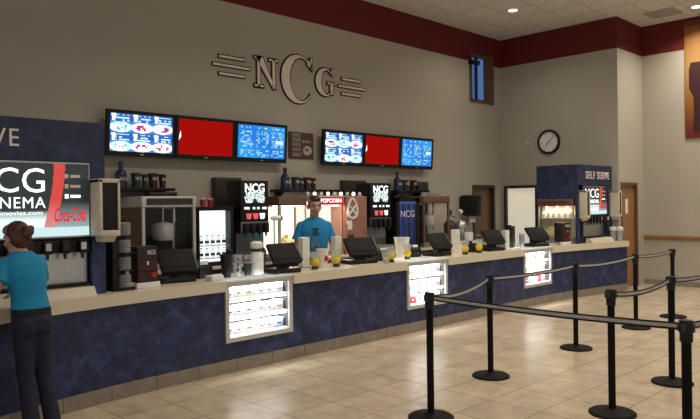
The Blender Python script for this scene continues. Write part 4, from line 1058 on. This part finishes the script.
# woman at the counter, facing it with her back to us
def hair_w(h, q, s, T):
    h.ell(q(0, -.026, .034), (.083*s, .096*s, .092*s), 22, T); h.ell(q(0, -.05, -.01), (.074*s, .066*s, .08*s), 18, T); h.ell(q(0, .03, .075), (.066*s, .07*s, .045*s), 16, T)
    h.ell(q(.012, -.135, .018), (.044*s, .036*s, .042*s), 14, T); h.ell(q(.03, -.145, .035), (.025*s, .025*s, .025*s), 10, T); h.ell(q(-.012, -.140, .0), (.028*s, .024*s, .024*s), 10, T)
    h.cap(q(.02, -.125, -.01), q(.045, -.115, -.07), .016*s, .006*s, 8); h.cap(q(.0, -.13, -.01), q(.015, -.125, -.055), .012*s, .004*s, 8)
def belt_w(t):
    MB().loft([(.010, -.021, .905, .137, .117), (.009, -.020, .94, .133, .113)], 32).done('belt', M['black'], t)
JW = dict(s=.97, hs=1.04, head=(-.05, .085, 1.442), turn=RZ(14) @ RX(-16), neck=(-.03, .03, 1.32), hem=.93, hipz=.85, sleeve=.62,
    torso=[(.015, -.03, .78, .128, .105), (.013, -.025, .86, .132, .112), (.008, -.02, .93, .122, .100), (.002, -.01, 1.02, .110, .088), (-.010, 0, 1.12, .120, .094), (-.02, .012, 1.20, .132, .098), (-.024, .02, 1.255, .133, .092), (-.028, .026, 1.30, .118, .074), (-.03, .03, 1.335, .07, .055), (-.03, .03, 1.352, .05, .046)],
    sh_l=(-.152, .025, 1.258), el_l=(-.245, -.035, 1.065), wr_l=(-.35, .135, 1.045), pn_l=(.3, 0, -1), sh_r=(.096, .045, 1.262), el_r=(.125, .12, 1.04), wr_r=(.03, .17, 1.03), pn_r=(-.3, 0, -1),
    hip_l=(-.045, -.04, .80), kn_l=(-.035, -.03, .43), an_l=(-.01, -.085, .085), hip_r=(.075, -.035, .80), kn_r=(.10, -.01, .43), an_r=(.145, -.07, .085), thigh=.082,
    seat=[((-.04, -.09, .82), (.075, .065, .085), 14), ((.07, -.085, .82), (.075, .065, .085), 14)], hair=hair_w, extra=[belt_w])
person('woman with auburn hair in a bun, teal tee and dark jeans, leaning on the counter', JW, (1.81, 5.17, .0), 0, dict(skin=M['skin'], shirt=M['teal'], jeans=M['jeans'], hair=M['hair']))
# man behind the counter
def hair_m(h, q, s, T):
    h.ell(q(0, -.024, .038), (.080*s, .094*s, .086*s), 22, T); h.ell(q(0, .035, .085), (.066*s, .055*s, .035*s), 16, T); h.ell(q(0, -.06, -.0), (.07*s, .05*s, .06*s), 14, T)
    for sx in (-1, 1): h.ell(q(.068*sx, .012, .025), (.012*s, .028*s, .032*s), 10, T)
def print_m(t):
    MB().prism([(-.045, 1.36), (.045, 1.36), (.03, 1.31), (.05, 1.27), (.0, 1.25), (-.05, 1.27), (-.03, 1.31)], .12, .1395).done('shirt_print', M['print'], t)
    MB().prism([(-.03, 1.24), (.03, 1.24), (.07, 1.13), (.045, 1.08), (.0, 1.12), (-.045, 1.08), (-.07, 1.13)], .12, .143).done('shirt_print', M['print2'], t)
JM = dict(s=1.08, hs=1.1, head=(.0, .035, 1.645), turn=RZ(8) @ RX(-6), neck=(0, 0, 1.49), hem=.97, hipz=.95, sleeve=.72,
    torso=[(0, -.01, .86, .165, .115), (0, -.01, .97, .165, .118), (0, 0, 1.08, .165, .115), (0, .005, 1.2, .178, .120), (0, .005, 1.32, .190, .118), (0, 0, 1.41, .178, .098), (0, 0, 1.455, .145, .078), (0, 0, 1.48, .10, .068), (0, 0, 1.50, .062, .058)],
    sh_l=(-.178, 0, 1.385), el_l=(-.25, .0, 1.12), wr_l=(-.225, .17, .96), pn_l=(.5, 0, -1), sh_r=(.178, 0, 1.385), el_r=(.25, .0, 1.12), wr_r=(.225, .17, .96), pn_r=(-.5, 0, -1),
    hip_l=(-.09, 0, .88), kn_l=(-.1, .01, .48), an_l=(-.1, -.03, .085), hip_r=(.09, 0, .88), kn_r=(.1, .01, .48), an_r=(.1, -.03, .085), hair=hair_m, extra=[print_m])
person('man in a bright teal printed tee standing behind the counter before the lit machines', JM, (6.05, 6.765, 0), math.radians(146), dict(skin=M['skin2'], shirt=M['teal2'], jeans=M['jeans'], hair=M['hair2']))

# ------------------------------------------------------------------ light
def area(name, loc, size, power, col, target=None, sy=None, spread=180):
    l = bpy.data.lights.new(name, 'AREA'); l.energy = power; l.color = col; l.size = size
    if sy: l.shape = 'RECTANGLE'; l.size_y = sy
    else: l.shape = 'DISK'
    l.spread = math.radians(spread)
    o = bpy.data.objects.new(name, l); C.objects.link(o); o.location = loc
    d_ = Vector(target or (loc[0], loc[1], 0))-Vector(loc)
    o.rotation_euler = d_.to_track_quat('-Z', 'Y').to_euler(); return o
WARM = (1, .90, .76)
for x, y, p in [(10.73, 6.54, 16), (13.0, 4.17, 42), (8.6, 4.4, 40), (6.3, 4.6, 38), (4.2, 4.3, 28), (10.2, 2.2, 50), (7.4, 1.4, 38), (4.0, 1.2, 28), (1.2, 2.5, 12), (12.2, 2.9, 34)]:  # first two at visible fixtures, rest unseen fill, last added to brighten recess wall
    area('downlight_and_fill', (x, y, ZC-.03), .18, p, WARM, spread=140)
for x, y, z, ln in lights: area('case_lamp', (x, y+.03, z), ln, 7.5 if x < 5 else 11, (.93, .97, 1), (x, y+.16, z-.12), sy=.02)
area('warmer_lamp', (11.25, 6.0, 1.54), .09, 3.0, (1, .80, .5), sy=.5)
for x, p in ((6.15, 9), (6.87, 9)): area('machine_lamp', (x, 7.30, 1.62), .35, p, (1, .80, .52), (x, 6.2, 1.2), sy=.25)
w = bpy.data.worlds.new('world'); bpy.context.scene.world = w; w.use_nodes = True
w.node_tree.nodes['Background'].inputs['Color'].default_value = (.95, .95, .92, 1); w.node_tree.nodes['Background'].inputs['Strength'].default_value = .55

# ------------------------------------------------------------------ camera
f_, th, yc0, roll = 674.5846, .7877, 204.6615, -.0128
F = Vector((math.cos(th), math.sin(th), 0)); Rv = Vector((F.y, -F.x, 0)); Up = Vector((0, 0, 1))
cr, sr = math.cos(roll), math.sin(roll)
xr = Rv*cr+Up*sr; yu = Up*cr-Rv*sr; zb = -F
cam = bpy.data.cameras.new('camera'); co = bpy.data.objects.new('camera', cam); C.objects.link(co)
mw = Matrix((xr, yu, zb)).transposed().to_4x4(); mw.translation = (0, 0, 1.66); co.matrix_world = mw
cam.sensor_width = 36; cam.lens = f_/700*36; cam.shift_y = -(209.5-yc0)/700; cam.clip_start = .05
sc = bpy.context.scene; sc.camera = co
sc.view_settings.view_transform = 'Standard'; sc.view_settings.look = 'None'; sc.view_settings.exposure = 0
sc.cycles.use_denoising = True; sc.cycles.max_bounces = 8; sc.cycles.sample_clamp_indirect = 4
